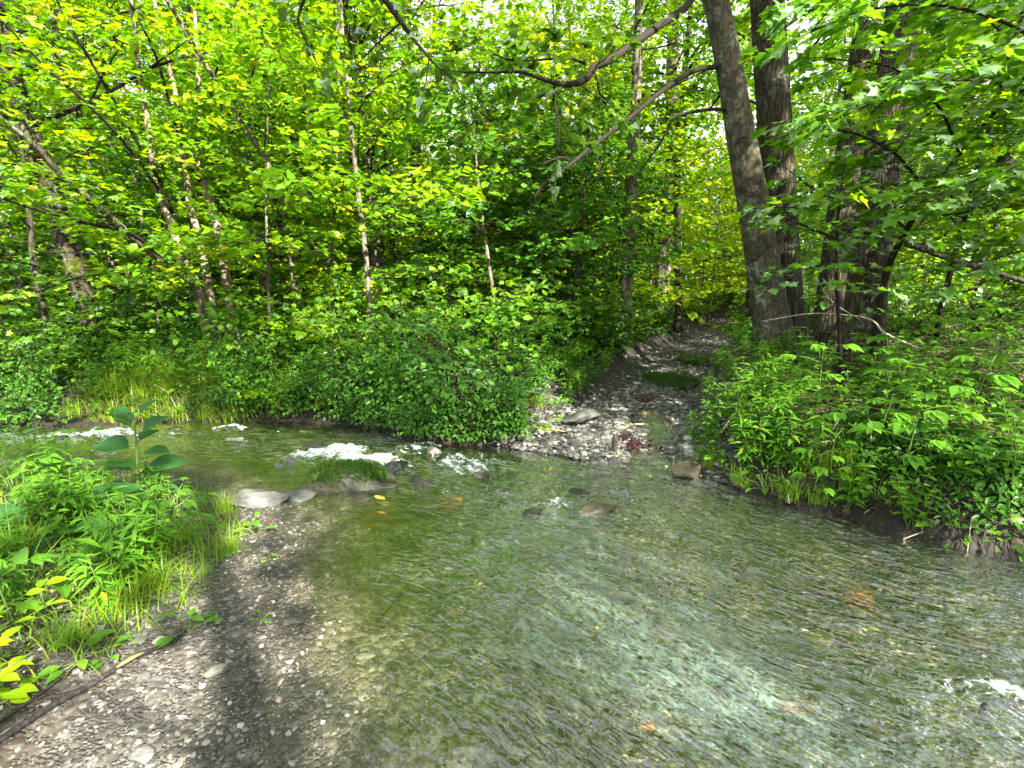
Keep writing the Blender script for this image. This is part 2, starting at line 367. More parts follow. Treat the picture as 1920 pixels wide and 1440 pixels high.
def height(x, y, full=False):
    x = np.asarray(x, float); shp = x.shape; x = x.ravel(); y = np.asarray(y, float).ravel()
    wx_, wy_ = warp(x, y)
    x0, y0, x, y = x, y, wx_, wy_
    ins = inside(x, y, WATER)
    df = seg_dist(x, y, FAR_B)[0]; dr = seg_dist(x, y, RIGHT_B)[0]; dn = seg_dist(x, y, NEAR_B)[0]; di = seg_dist(x, y, [FAR_B[-1]] + INLET + [RIGHT_B[0]])[0]
    x, y = x0, y0; dt, ts, _ = seg_dist(x, y, TRACK)
    n1 = fbm(x, y, .8, 4); n2 = fbm(x + 40, y, 5., 3)
    # stream bed
    bed = np.minimum(np.minimum(.05 * dn + .04 * np.maximum(dn - .5, 0), .03 + .3 * df), np.minimum(.02 + .25 * dr, .012 + .10 * di))
    bed = -np.minimum(bed, .26) + n2 * .035 * ss(dn, .2, 1.) + n1 * .05 * ss(dn, .3, 1.5)
    bed = np.where(dn < .5, bed + n1 * .05 * (1 - ss(dn, .2, .5)), np.minimum(bed, -.004))
    far = .30 * ss(df, -.05, .45) + .12 * ss(df, .3, 1.6) + .02 * df + n1 * .25 * ss(df, .2, 2)
    right = .40 * ss(dr, -.05, .32) + .16 * ss(dr, .3, 1.6) + .035 * dr + .24 * np.clip(x - np.maximum(4.0, .9 + .60 * y), 0, 9) * ss(y, 1, 4) + n1 * .3 * ss(dr, .2, 2)
    near = .05 * np.minimum(dn, .4) + n1 * .05 + .09 * ss(dn, .15, .9) * ss(-x, .9, 1.9) + .015 * dn + n1 * .06 * ss(dn, .1, 1.)
    wr, wf, wn_ = 1 / (dr + .05) ** 3, 1 / (df + .05) ** 3, 1 / (dn + .05) ** 3
    wf = np.where((x > 1.0 + (y - 4.5) * .45) & (y > 3.8), 0, wf); wr = np.where((x < .9 + (y - 4.5) * .45) & (y > 3.8), 0, wr)
    land = (far * wf + right * wr + near * wn_) / (wr + wf + wn_)
    track = .015 + .055 * ss(ts, 0, 1.2) + .012 * np.clip(ts, 0, 50) + .03 * n2 + .06 * n1 - .02
    track = np.maximum(track, .008)
    rut = .05 * ss(np.abs(dt - .55), .35, 0.) * ss(ts, 2, 4)
    tw = 1 - ss(dt, .62, 1.15); tw = np.where(y < 3.9, 0, tw)
    land = land * (1 - tw) + (track - rut * .6) * tw
    land = np.where((dn < .35) & (dn < df) & (x < 0), land, np.maximum(land, .006))
    h = np.where(ins, bed, land) + n2 * .012 * (~ins)
    if not full: return h.reshape(shp)
    litter = ss(dr, .3, 1.2) * (x > 1.5 + (y - 4.5) * .45) * (1 - tw)
    beach = np.where(ins, 1, ss(-dn, -1.2, -.25)) * (dn < df)
    wet = (1 - ss(h, .0, .035)) * (dn < 1.2) * (~ins) + ins
    return h.reshape(shp), dict(wet=wet, bed=ins * ss(dn, .05, .8) * ss(dr, .12, .4) * ss(df, .05, .4), track=np.clip(tw * (~ins), 0, 1), litter=litter, beach=np.clip(beach, 0, 1))
def hz(x, y): return float(height(np.array([x]), np.array([y]))[0])
def G(px, py):                         # where the sight line through px,py meets the ground
    d = ray(px, py); t = np.linspace(.8, 40, 2500) ** 1.0; p = np.array((0, 0, CAM_H)) + t[:, None] * d
    h = height(p[:, 0], p[:, 1]); k = np.argmax(p[:, 2] < np.maximum(h, -.002)); return np.array((p[k, 0], p[k, 1], h[k]))
def axis(fine0, fine1, step, far0, far1):
    a = list(np.arange(fine0, fine1 + 1e-6, step)); s = step
    while a[-1] < far1: s *= 1.09; a.append(a[-1] + s)
    s = step
    while a[0] > far0: s *= 1.09; a.insert(0, a[0] - s)
    return np.array(a)
gx, gy = axis(-6.5, 5.5, .035, -160, 160), axis(.8, 8.5, .035, -120, 220)
X, Y = np.meshgrid(gx, gy); Z, A = height(X, Y, True)
def grid_faces(nx, ny, keep=None):
    i = np.arange(ny - 1)[:, None] * nx + np.arange(nx - 1)[None]
    f = np.stack([i, i + 1, i + nx + 1, i + nx], -1).reshape(-1, 4)
    return f if keep is None else f[keep.ravel()]
mb = MB(); mb.add(np.stack([X, Y, Z], -1), grid_faces(len(gx), len(gy)), 0.)
m, nt, out = mat('ground_soil')
pos = N(nt, 'NewGeometry').outputs['Position']
wp = N(nt, 'Mix', data_type='VECTOR'); wp.inputs[0].default_value = .03
nn = N(nt, 'TexNoise'); nn.inputs['Scale'].default_value = 12; nt.links.new(pos, nn.inputs['Vector']); nt.links.new(pos, wp.inputs[4]); nt.links.new(nn.outputs['Color'], wp.inputs[5])
P_ = wp.outputs[1]
flat = mapped(nt, P_, (1, 1, .3))
def gravel_col(stops, sc1, sc2):
    c1 = N(nt, 'TexVoronoi'); c1.inputs['Scale'].default_value = sc1; nt.links.new(flat, c1.inputs['Vector'])
    c2 = N(nt, 'TexVoronoi'); c2.inputs['Scale'].default_value = sc2; nt.links.new(flat, c2.inputs['Vector'])
    s1 = N(nt, 'SeparateColor'); nt.links.new(c1.outputs['Color'], s1.inputs[0]); s2 = N(nt, 'SeparateColor'); nt.links.new(c2.outputs['Color'], s2.inputs[0])
    pick = math_(nt, 'GREATER_THAN', s1.outputs[1], .55)
    f = N(nt, 'Mix', data_type='FLOAT'); nt.links.new(pick, f.inputs[0]); nt.links.new(s2.outputs[0], f.inputs[2]); nt.links.new(s1.outputs[0], f.inputs[3])
    hh = N(nt, 'Mix', data_type='FLOAT'); nt.links.new(pick, hh.inputs[0]); nt.links.new(c2.outputs['Distance'], hh.inputs[2]); nt.links.new(c1.outputs['Distance'], hh.inputs[3])
    return ramp(nt, stops, f.outputs[0]), hh.outputs[0]
cb, hb = gravel_col([(0, (.06, .055, .022)), (.45, (.22, .205, .09)), (.8, (.42, .39, .19)), (.97, (.62, .58, .38)), (1, (.75, .7, .5))], 28, 75)
cdirt, hd = gravel_col([(0, (.035, .033, .03)), (.5, (.075, .069, .06)), (.9, (.125, .115, .10)), (1, (.34, .33, .30))], 40, 110)
big = noise(nt, 1.1, 5, .6, pos); med = noise(nt, 6, 5, .65, pos)
cb = mixc(nt, math_(nt, 'MULTIPLY', math_(nt, 'SUBTRACT', big, .5), 5., clamp=True), cb, mixc(nt, .6, cb, (.17, .13, .055)))
cb = mixc(nt, math_(nt, 'MULTIPLY', math_(nt, 'SUBTRACT', noise(nt, 1.7, 4, .6, mapped(nt, pos, (1, 1.3, 1))), .52), 6., clamp=True), cb, mixc(nt, .5, cb, (.13, .17, .09)))
sand = noise(nt, 2.6, 4, .55, pos)
cdirt = mixc(nt, math_(nt, 'MULTIPLY', math_(nt, 'SUBTRACT', sand, .53), 5., clamp=True), cdirt, mixc(nt, .55, cdirt, (.17, .125, .075)))
cdirt = mixc(nt, med, mixc(nt, .5, cdirt, (.06, .055, .05)), cdirt)
soil = ramp(nt, [(.3, (.006, .005, .003)), (.6, (.018, .013, .008)), (.8, (.04, .03, .017))], med)
lv = N(nt, 'TexVoronoi'); lv.inputs['Scale'].default_value = 16; nt.links.new(mapped(nt, P_, (1, 1.5, 1)), lv.inputs['Vector'])
sl = N(nt, 'SeparateColor'); nt.links.new(lv.outputs['Color'], sl.inputs[0])
lit = ramp(nt, [(0, (.03, .02, .012)), (.5, (.09, .06, .035)), (.85, (.17, .12, .08)), (1, (.30, .24, .17))], sl.outputs[0])
c = mixc(nt, math_(nt, 'MULTIPLY', attr(nt, 'litter'), .9), soil, lit)
c = mixc(nt, attr(nt, 'beach'), c, mixc(nt, attr(nt, 'wet'), cdirt, mixc(nt, 1., cdirt, (.62, .62, .55), 'MULTIPLY'))); c = mixc(nt, attr(nt, 'track'), c, mixc(nt, .72, cdirt, (.02, .018, .016)))
c = mixc(nt, attr(nt, 'bed'), c, cb)
hgt = math_(nt, 'ADD', math_(nt, 'MULTIPLY', hb, -1.), math_(nt, 'MULTIPLY', med, .6))
b = N(nt, 'BsdfPrincipled'); b.inputs['Roughness'].default_value = .75; b.inputs['Specular IOR Level'].default_value = .35
nt.links.new(c, b.inputs[0]); nt.links.new(bump(nt, hgt, .8, .02), b.inputs['Normal']); nt.links.new(b.outputs[0], out.inputs[0])
g = mb.build('ground', m, smooth=True, attrs=A); tag(g, kind='structure')

# ------------------------------------------------------------------ water
wx, wy = axis(-6.2, 5.2, .024, -60, 30), axis(.7, 6.6, .024, -20, 10)
X, Y = np.meshgrid(wx, wy)
xr, yr = X.ravel(), Y.ravel()
_, S, T = seg_dist(xr, yr, FLOW)
S = S + .15 * fbm(xr, yr, .9, 3); T = T + .22 * fbm(xr + 9, yr, .8, 3)
def blob(px, py, lx, ly, ang):
    c = P0(px, py); ca, sa = math.cos(R(ang)), math.sin(R(ang))
    a = (xr - c[0]) * ca + (yr - c[1]) * sa; b = -(xr - c[0]) * sa + (yr - c[1]) * ca
    return np.exp(-(a / lx) ** 2 - (b / ly) ** 2)
foam = 1.0 * blob(690, 856, .52, .22, -6) + .42 * blob(770, 865, 1.0, .32, -4) + .3 * blob(900, 1000, .8, .3, -25) + .9 * blob(620, 852, .4, .22, 10) + .8 * blob(770, 838, .3, .2, 20) + 1.3 * blob(872, 872, .24, .26, -25) + .75 * blob(1065, 942, .2, .16, 15) + .35 * blob(990, 950, .35, .2, 0) \
    + .85 * blob(200, 815, 1.0, .2, 3) + .55 * blob(60, 822, .8, .16, 3) + .5 * blob(430, 803, .5, .13, 0) + .45 * blob(520, 812, .4, .12, 0) + .8 * blob(1890, 1310, .28, .10, -28) + .3 * blob(1780, 1290, .35, .05, -28) + .4 * blob(300, 850, .5, .12, 0) + .12 * blob(1320, 1040, .35, .1, -20) + .3 * blob(720, 890, .2, .05, 0) + .25 * blob(1010, 870, .5, .03, 0)
foam = np.minimum(foam, 1.05) * (.75 + 2.0 * fbm(S * 1.3, T * 3, 1.9, 3)) * 1.25
aer_glint = .85 * blob(1200, 1180, 1.0, .42, -38) + .8 * blob(1050, 1000, .6, .4, -20) + .6 * blob(1400, 1340, .6, .3, -38) + .35 * blob(1000, 1250, .6, .5, -30) + .5 * blob(900, 920, .5, .2, -10) + .4 * blob(1180, 960, .6, .12, 0) + .5 * blob(1250, 1060, .5, .12, -30)
amp = .2 + 1.1 * ss(seg_dist(xr, yr, NEAR_B)[0], .3, 1.4)
rip = .014 * fbm(S * .9, T * 2.6, 2.2, 3) * 2 + .007 * fbm(S * 1.6, T * 4.5, 5, 2) * 2
Zw = amp * (rip * 1.0 + .022 * (.5 - np.abs(fbm(S * 1.1, T * 3.0, 3.2, 2)) * 4) * .5) + foam * (.03 + .12 * fbm(S * 3, T * 5, 4, 3)) + blob(720, 868, .6, .10, -5) * .025 - blob(700, 885, .5, .07, -5) * .02
Zw = np.where(inside(xr, yr, WATER), np.maximum(Zw, -.02), Zw * .3)
insm = inside(xr, yr, WATER); de = np.minimum(np.minimum(seg_dist(xr, yr, FAR_B)[0], seg_dist(xr, yr, NEAR_B)[0]), np.minimum(seg_dist(xr, yr, RIGHT_B)[0], seg_dist(xr, yr, INLET)[0]))
kp = (insm | (de < .35)).reshape(X.shape); keep = kp[:-1, :-1] | kp[1:, 1:]
mb = MB(); mb.add(np.stack([xr, yr, Zw], -1), grid_faces(len(wx), len(wy), keep), 0.)
m, nt, out = mat('stream_water')
fv = attr(nt, 'flow', True)
f1 = noise(nt, 1., 2.2, .5, mapped(nt, fv, (7, 17, 1)), .9); f2 = noise(nt, 1., 2, .5, mapped(nt, fv, (22, 46, 1)), 1.0)
hh = math_(nt, 'ADD', f1, math_(nt, 'MULTIPLY', f2, .28)); hh = math_(nt, 'MULTIPLY', hh, attr(nt, 'lively')); nb = bump(nt, hh, 1., .055)
fr = N(nt, 'Fresnel'); fr.inputs[0].default_value = 1.34; nt.links.new(nb, fr.inputs['Normal'])
tp = N(nt, 'BsdfTransparent'); tp.inputs[0].default_value = (.94, .96, .85, 1)
rf = N(nt, 'BsdfRefraction'); rf.inputs['Roughness'].default_value = 0.; rf.inputs['IOR'].default_value = 1.33; rf.inputs[0].default_value = (.94, .96, .85, 1); nt.links.new(nb, rf.inputs['Normal'])
mR = N(nt, 'MixShader', i0=.22); nt.links.new(tp.outputs[0], mR.inputs[1]); nt.links.new(rf.outputs[0], mR.inputs[2]); tp = mR
gl = N(nt, 'BsdfGlossy'); gl.inputs['Roughness'].default_value = .02; gl.inputs[0].default_value = (1, 1, 1, 1); nt.links.new(nb, gl.inputs['Normal'])
mA = N(nt, 'MixShader'); nt.links.new(math_(nt, 'MULTIPLY', fr.outputs[0], 5.2, clamp=True), mA.inputs[0]); nt.links.new(tp.outputs[0], mA.inputs[1]); nt.links.new(gl.outputs[0], mA.inputs[2])
fd = N(nt, 'BsdfDiffuse'); nt.links.new(nb, fd.inputs['Normal'])
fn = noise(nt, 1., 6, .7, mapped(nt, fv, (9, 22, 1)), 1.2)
fo = attr(nt, 'foam'); ae = attr(nt, 'aer_glint')
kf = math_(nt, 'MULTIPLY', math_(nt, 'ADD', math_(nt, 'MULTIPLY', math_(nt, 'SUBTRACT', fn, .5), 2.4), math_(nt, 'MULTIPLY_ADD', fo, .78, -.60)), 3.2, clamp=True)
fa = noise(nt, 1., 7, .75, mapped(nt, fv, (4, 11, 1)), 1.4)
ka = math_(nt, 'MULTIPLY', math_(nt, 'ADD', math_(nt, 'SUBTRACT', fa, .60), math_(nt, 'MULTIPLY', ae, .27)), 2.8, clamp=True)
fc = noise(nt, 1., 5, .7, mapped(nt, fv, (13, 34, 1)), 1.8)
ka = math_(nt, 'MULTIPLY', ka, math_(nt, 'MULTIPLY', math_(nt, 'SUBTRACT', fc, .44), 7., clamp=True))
ka = math_(nt, 'MULTIPLY', math_(nt, 'MULTIPLY', ka, .45), attr(nt, 'deep'))  # aerated water, plus pale streaks painted in for rippled light on the bed
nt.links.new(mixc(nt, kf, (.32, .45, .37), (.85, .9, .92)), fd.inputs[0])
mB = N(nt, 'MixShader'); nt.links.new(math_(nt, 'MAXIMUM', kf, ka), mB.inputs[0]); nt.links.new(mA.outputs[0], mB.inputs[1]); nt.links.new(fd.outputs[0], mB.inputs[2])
tn = N(nt, 'BsdfTransparent'); mC = N(nt, 'MixShader'); nt.links.new(math_(nt, 'MULTIPLY_ADD', attr(nt, 'thin'), .88, .12), mC.inputs[0]); nt.links.new(tn.outputs[0], mC.inputs[1]); nt.links.new(mB.outputs[0], mC.inputs[2]); nt.links.new(mC.outputs[0], out.inputs[0])
w = mb.build('stream_water', m, smooth=True, attrs=dict(lively=(.75 + 1.5 * fbm(S, T * 1.5, .9, 2)) * (.22 + .78 * ss(seg_dist(xr, yr, NEAR_B)[0] + .5 * fbm(xr, yr, 1.3, 3), .25, 1.3)), foam=foam, aer_glint=aer_glint, thin=ss(seg_dist(*warp(xr, yr), NEAR_B)[0] + .25 * fbm(xr, yr, 3, 3), .0, .75), deep=.12 + .88 * ss(seg_dist(xr, yr, NEAR_B)[0], .4, 1.3), flow=np.stack([S, T, 0 * S], -1))); tag(w, kind='structure')

# ------------------------------------------------------------------ stones
def ico(sub):
    import bmesh
    bm = bmesh.new(); bmesh.ops.create_icosphere(bm, subdivisions=sub, radius=1.)
    v = np.array([q.co[:] for q in bm.verts]); f = np.array([[q.index for q in p.verts] for p in bm.faces]); bm.free(); return v, f
ICO1, ICO2, ICO3 = ico(1), ico(2), ico(3)
def rock_verts(base, sx, sy, sz, rough=.25, cuts=7):
    v = base.copy()
    for d in randdir(cuts):                     # broken flat faces
        lim = rand(.5, .85); k = v @ d; v = v - np.maximum(k - lim, 0)[:, None] * d
    ph = rand(0, 50); v = v * (1 + rough * 1.6 * fbm(v[:, 0] * 1.2 + ph, v[:, 1] * 1.2 + v[:, 2] * .9, 1.7, 4))[:, None]
    return v * (sx, sy, sz)
def rock(name, px, py, size, material, label, cat='stone', group=None, sink=.3, rz=0., tilt=(0, 0), lvl=ICO3, rough=.2, loc=None, cuts=7):
    p = G(px, py) if loc is None else np.array(loc); mb = MB(); mb.add(rock_verts(lvl[0], *[s / 2 for s in size], rough, cuts), lvl[1])
    if name not in ('submerged_rock',) and p[2] < -.03: p[2] = -.035
    o = mb.build(name, material, smooth=False); o.location = (p[0], p[1], p[2] + size[2] * (.5 - sink)); o.rotation_euler = (tilt[0], tilt[1], rz)
    tag(o, label, cat, group); return o
rock('mossy_rock', 652, 908, (.78, .36, .38), S_MOSS, 'dark mossy rock jutting from the water below the white cascade', 'rock', sink=.38, rz=.05, rough=.45)
rock('grey_boulder', 487, 944, (.42, .26, .18), S_SLATE, 'pale grey smooth boulder at the tip of the grassy bank', 'rock', sink=.3, rz=.5)
rock('flat_boulder', 557, 932, (.36, .22, .12), S_SLATE, 'flat grey boulder half under water left of the mossy rock', 'rock', sink=.5, rz=.1)
rock('slate_slab', 1096, 795, (.62, .24, .13), S_SLATE, 'long flat grey slate slab lying tilted on the gravel at the track mouth', 'rock', sink=-.15, rz=.55, tilt=(.15, -.15), rough=.08)
rock('upright_slate', 1153, 850, (.06, .09, .26), S_GREY, 'dark pointed slate standing upright in the gravel', 'rock', sink=.25, rz=.4, tilt=(.1, -.15), rough=.12)
rock('block_stone', 1290, 893, (.34, .28, .20), S_BROWN, 'square brown-grey block at the corner of the right bank', 'rock', sink=.3, rz=.5, rough=.2, cuts=14)
rock('white_stone', 1292, 850, (.12, .09, .07), S_WHITE, 'white stone on the gravel just above the square block', 'stone')
rock('white_stone', 1291, 825, (.11, .09, .07), S_WHITE, 'off-white stone beside tall weeds on right edge of the track mouth', 'stone')
rock('white_stone', 1101, 757, (.12, .09, .06), S_WHITE, 'rounded white stone uphill of the long slate slab', 'stone')
rock('white_stone', 1070, 789, (.10, .07, .06), S_WHITE, 'white stone touching the left end of the slate slab', 'stone')
rock('white_stone', 924, 838, (.10, .07, .06), S_WHITE, 'angular white stone at the waterline under the big drooping bush', 'stone')
rock('white_stone', 944, 841, (.09, .05, .04), S_WHITE, 'small flat white stone at the waterline beside the angular white one', 'stone')
rock('white_stone', 1016, 812, (.11, .08, .08), S_WHITE, 'pale pointed stone on the gravel left of the slate slab', 'stone')
rock('white_stone', 1193, 720, (.14, .10, .05), S_WHITE, 'flat white stone in the middle of the dark track', 'stone')
rock('white_stone', 1180, 731, (.16, .10, .05), S_WHITE, 'low whitish stone on the dark track in front of the flat one', 'stone')
rock('shore_stone', 547, 868, (.17, .12, .15), S_GREY, 'grey upright stone in the stream above the left cascade', 'stone', sink=.3)
rock('shore_stone', 528, 874, (.17, .10, .10), S_GREY, 'pinkish grey stone in the stream beside the upright one', 'stone', sink=.3)
rock('shore_stone', 440, 822, (.20, .12, .10), S_GREY, 'small dark wet stone out in the far water at the left', 'stone', sink=.35)
rock('rust_rock', 1115, 955, (.40, .20, .15), S_BROWN, 'brown wet rock just breaking the surface right of the middle ripple', 'rock', sink=.45, rz=.25)
rock('shore_stone', 255, 1203, (.09, .07, .02), S_GREY, 'smooth oval slate-blue pebble on the gravel near the left grass', 'stone', sink=.3)
rock('shore_stone', 301, 1205, (.07, .055, .02), S_GREY, 'pale oval pebble next to the slate-blue one near the left grass', 'stone', sink=.3)
rock('shore_stone', 270, 1275, (.06, .045, .03), S_SLATE, 'pale grey lump of stone beside the broken stick', 'stone', sink=.3)
rock('shore_stone', 410, 1260, (.11, .05, .04), S_GREY, 'streaky grey and white stone on the gravel right of the stick', 'stone', sink=.3, rz=.6)
rock('shore_stone', 268, 1425, (.09, .06, .04), S_SLATE, 'pale knobbly stone at the bottom edge of the gravel', 'stone', sink=.3)
rock('shore_stone', 545, 1168, (.14, .06, .03), S_GREY, 'flat grey stone just under the shallow water edge', 'stone', sink=.3, rz=.2)
S_WETR = stone_mat('wet_rock', [(0, (.02, .02, .016)), (1, (.06, .056, .042))], .25)
for px, py, sz, lb in [(590, 838, (.26, .16, .16), 'dark wet rock at the upstream end of the left cascade'), (740, 878, (.30, .18, .16), 'dark wet rock between the two white cascades'), (815, 850, (.22, .16, .16), 'dark wet rock breaking the water beside the big bush'),
     (905, 890, (.20, .14, .13), 'small wet rock at the tail of the right cascade'), (650, 876, (.22, .14, .14), 'wet rock just behind the mossy rock'), (790, 905, (.24, .16, .12), 'low dark rock just below the two cascades'),
     (1085, 925, (.20, .12, .12), 'wet rock right behind the small middle ripple'), (1000, 962, (.18, .12, .10), 'low wet rock left of the small middle ripple'), (330, 806, (.22, .12, .12), 'dark rock in the far-left white water'), (120, 822, (.24, .14, .13), 'dark rock at the left end of the far white water'),
     (1850, 1330, (.07, .05, .05), 'dark rock under the white water at the right edge')]:
    p = P0(px, py); rock('wet_rock', 0, 0, sz, S_WETR, lb, 'rock', sink=.55, rz=rand(-.6, .6), loc=(p[0], p[1], -.005), rough=.3, cuts=10)
# rusty and ochre stones under the water
for px, py, s, mt_, lb in [
    (700, 1000, .40, S_RUST, 'broad brown rock under the clear water left of centre'),
    (715, 960, .26, S_OCHRE, 'bright yellow stone under the water below the mossy rock'),
    (1235, 1190, .15, S_RUST, 'orange-brown stone under the water with a yellow one beside it'),
    (1285, 1205, .10, S_OCHRE, 'small yellow stone under the water beside the orange-brown one'),
    (1480, 1325, .17, S_RUST, 'bright rust-orange stone under the water at lower right'),
    (1630, 1350, .16, S_RUST, 'dark reddish stone under the water near the lower right'),
    (1820, 1185, .20, S_RUST, 'red-brown stone under the water toward the right edge'),
    (1850, 1183, .08, S_OCHRE, 'pale yellow stone under the water at the right edge'),
    (1535, 1188, .16, S_OCHRE, 'yellowish flat stone under the water right of centre'),
    (1120, 1010, .26, S_BED, 'dark olive rock under the rippled water in midstream'),
    (1000, 1040, .22, S_RUST, 'small brown rock under midstream ripples'),
    (850, 960, .26, S_RUST, 'brown rock under the fast water below the right cascade'),
    (1160, 1040, .24, S_RUST, 'dark brown rock on the bed in the green rippled water'),
    (1150, 1110, .26, S_BED, 'olive rock on the bed left of the orange-brown stone'),
    (1390, 1290, .28, S_BED, 'dark rock on the bed left of the rust-orange stone'),
    (1340, 1210, .26, S_BED, 'dark grey rock on the bed right of the yellow stone'),
    (1610, 1115, .20, S_RUST, 'faint brown rock on the bed below the right bank'),
    (1180, 1165, .14, S_OCHRE, 'rounded pale ochre stone on the bed in midstream'),
    (270, 905, .3, S_OCHRE, 'ochre rock in the far pool behind the tall dock plant')]:
    p = P0(px, py, -.12); h = hz(p[0], p[1])
    rock('submerged_rock', 0, 0, (s * 1.25, s * .85, s * .5), mt_, lb, 'rock', sink=.35, rz=rand(-.8, .2), loc=(p[0], p[1], min(h + s * .12, -.035 - s * .18)), rough=.2)
# loose stones, copies of a few kinds
protos = []
for k, mt_ in enumerate([S_GREY, S_GREY, S_GREY, S_WHITE, S_BED, S_BED, S_BED]):
    mb = MB(); mb.add(rock_verts(ICO2[0], .5, rand(.3, .42), rand(.14, .26), .2, 8), ICO2[1]); protos.append(mb.build('track_stone' if k < 4 else 'bed_stone', mt_))
used = set()
def put_stone(k, p, s, lab, grp):
    o = protos[k] if k not in used else protos[k].copy()
    if k in used: COL.objects.link(o)
    used.add(k); o.location = p; o.scale = (s, s, s); o.rotation_euler = (rand(-.25, .25), rand(-.25, .25), rand(0, 6.28)); tag(o, lab, 'stone', grp)
for i in range(150):
    q = TRACK[int(rand(0, 1) ** 1.8 * 30)]; p = np.array(q) + rng.normal(0, .42, 2)
    if i < 60: p = np.array((rand(.1, 1.75), rand(4.35, 6.3)))
    h = hz(*p)
    if h < -.03 or abs(p[0] - q[0]) > 1.2 and i >= 60: continue
    s = rand(.05, .16) * (1 + .3 * (i % 9 == 0))
    put_stone(int(rand(0, 3.5)), (p[0], p[1], h + s * .1), s, 'grey slate stone lying loose among the gravel of the stony track', 'loose stones on the track')
for i in range(150):
    u = rand(0, 1); q = np.array(FLOW[int(28 + u * 70)]) + rng.normal(0, .9, 2)
    if not inside([q[0]], [q[1]], WATER)[0] or hz(*q) > -.07 or not (-6 < q[0] < 4.5 and q[1] > .8): continue
    s = rand(.07, .26); h = hz(*q)
    put_stone(4 + int(rand(0, 3)), (q[0], q[1], min(h + s * .08, -.02 - s * .12)), s, 'olive grey stone lying on the stream bed under clear water', 'stones on the stream bed')
def pebbles(name, n, region, material, smin, smax, label, tries=3):
    X_, Y_ = region(n * tries); h, a = height(X_, Y_, True); ok = np.ones(len(X_), bool); return X_[ok][:n], Y_[ok][:n], h[ok][:n]
def scatter(name, x, y, h, smin, smax, material, flatk=.5, lift=.1, pw=2.5):
    n = len(x); b = ICO1[0]; k = len(b)
    s = smin + (smax - smin) * rng.random(n) ** pw; V = b[None] * (1 + rng.normal(0, .17, (n, k, 1)))
    V = V * np.stack([s, s * rng.uniform(.55, .95, n), s * rng.uniform(.25, .6, n) * flatk * 2], -1)[:, None]
    a = rng.uniform(0, 6.28, n); c, sn = np.cos(a)[:, None], np.sin(a)[:, None]
    V = np.stack([V[..., 0] * c - V[..., 1] * sn, V[..., 0] * sn + V[..., 1] * c, V[..., 2] + V[..., 0] * rng.normal(0, .2, (n, 1))], -1)
    V += np.stack([x, y, h + s * lift], -1)[:, None]
    mb = MB(); mb.add(V.reshape(-1, 3), (ICO1[1][None] + (np.arange(n) * k)[:, None, None]).reshape(-1, 3), np.repeat(rng.random(n), k))
    return mb.build(name, material)
n = 16000; x = rand(-3.2, .6, n); y = rand(1.0, 3.6, n); h = height(x, y); a = (h > -.12) & (seg_dist(x, y, NEAR_B)[0] < 1.3)
S_CHIP = stone_mat('gravel_chip', [(0, (.06, .057, .05)), (.6, (.14, .132, .115)), (.93, (.22, .21, .185)), (.975, (.3, .29, .27)), (1, (.42, .41, .38))], .55)
tag(scatter('gravel', x[a], y[a], h[a], .003, .017, S_CHIP, pw=4), 'fine grey gravel with pale chips covering the near shore', 'gravel', kind='stuff')
k = np.minimum((rng.random(34000) ** 1.3 * 46).astype(int), 45); T_ = np.array(TRACK); p = T_[k] + (T_[k + 1] - T_[k]) * rng.random((len(k), 1)) + rng.normal(0, .5, (len(k), 2))
p[:9000] = np.stack([rand(-.3, 1.9, 9000), rand(3.9, 6.2, 9000)], -1); h = height(p[:, 0], p[:, 1]); a = (h > -.13) & (h < .4 + .03 * p[:, 1])
tag(scatter('track_gravel', p[a, 0], p[a, 1], h[a], .006, .045, S_DARKG), 'coarse grey broken gravel covering the track mouth', 'gravel', kind='stuff')
x = rand(-6.5, 4.6, 30000); y = rand(.8, 6, 30000); a = inside(x, y, WATER); x, y = x[a], y[a]; h = height(x, y); a = h < -.035; x, y, h = x[a], y[a], h[a]
tag(scatter('bed_gravel', x, y, h, .008, .05, S_BED), 'olive and grey pebbles covering the stream bed', 'gravel', kind='stuff')

# ------------------------------------------------------------------ trees: tools
def limb_path(p0, d, L, n=7, curve=.12, droop=0.):
    d = nrm(np.asarray(d, float)); t = np.linspace(0, 1, n)[:, None]; w_ = randdir(1)[0] * curve * L
    p = p0 + d * L * t + w_ * (t * (1 - t)) * 2; p[:, 2] += L * (.5 * droop * t[:, 0] - droop * t[:, 0] ** 2); return p
def crown_proto(H, base, rad, nl, leaf, lsize, dens=22, up=.35, seed=0, step=.42):
    """limbs and leaves of a tree standing at the origin"""
    br, lv_, tw = MB(), MB(), None
    for i in range(nl):
        f = (i + rand()) / nl; z = base + (H - base) * f ** .9; az = i * 2.4 + rand(-.5, .5)
        L = rad * (1 - .72 * f ** 1.6) * rand(.65, 1.15); e = up + .7 * f + rand(-.15, .2)
        d = np.array((math.cos(az), math.sin(az), e)); p = limb_path(np.array((0, 0, z - .05)), d, L, 7, .16, .18)
        tube(br, p, [(.010 + .009 * L) * min(1, H / 13), .003], 5, cap=False)
        clothe(lv_, br, leaf, p, lsize, step, (.45, 1.15), dens, .22, .55, .38)
        for q in (.45, .68):
            j = int(q * 6); d2 = nrm(p[j] - p[j - 1]) * .8 + np.cross(nrm(d), (0, 0, 1)) * rand(-1, 1) * .9 + (0, 0, .15)
            p2 = limb_path(p[j], d2, L * .5, 5, .15, .1); tube(br, p2, [(.005 + .005 * L) * min(1, H / 13), .002], 4, cap=False)
            clothe(lv_, br, leaf, p2, lsize, step, (.4, .95), dens, .25, .55, .38)
    return br, lv_
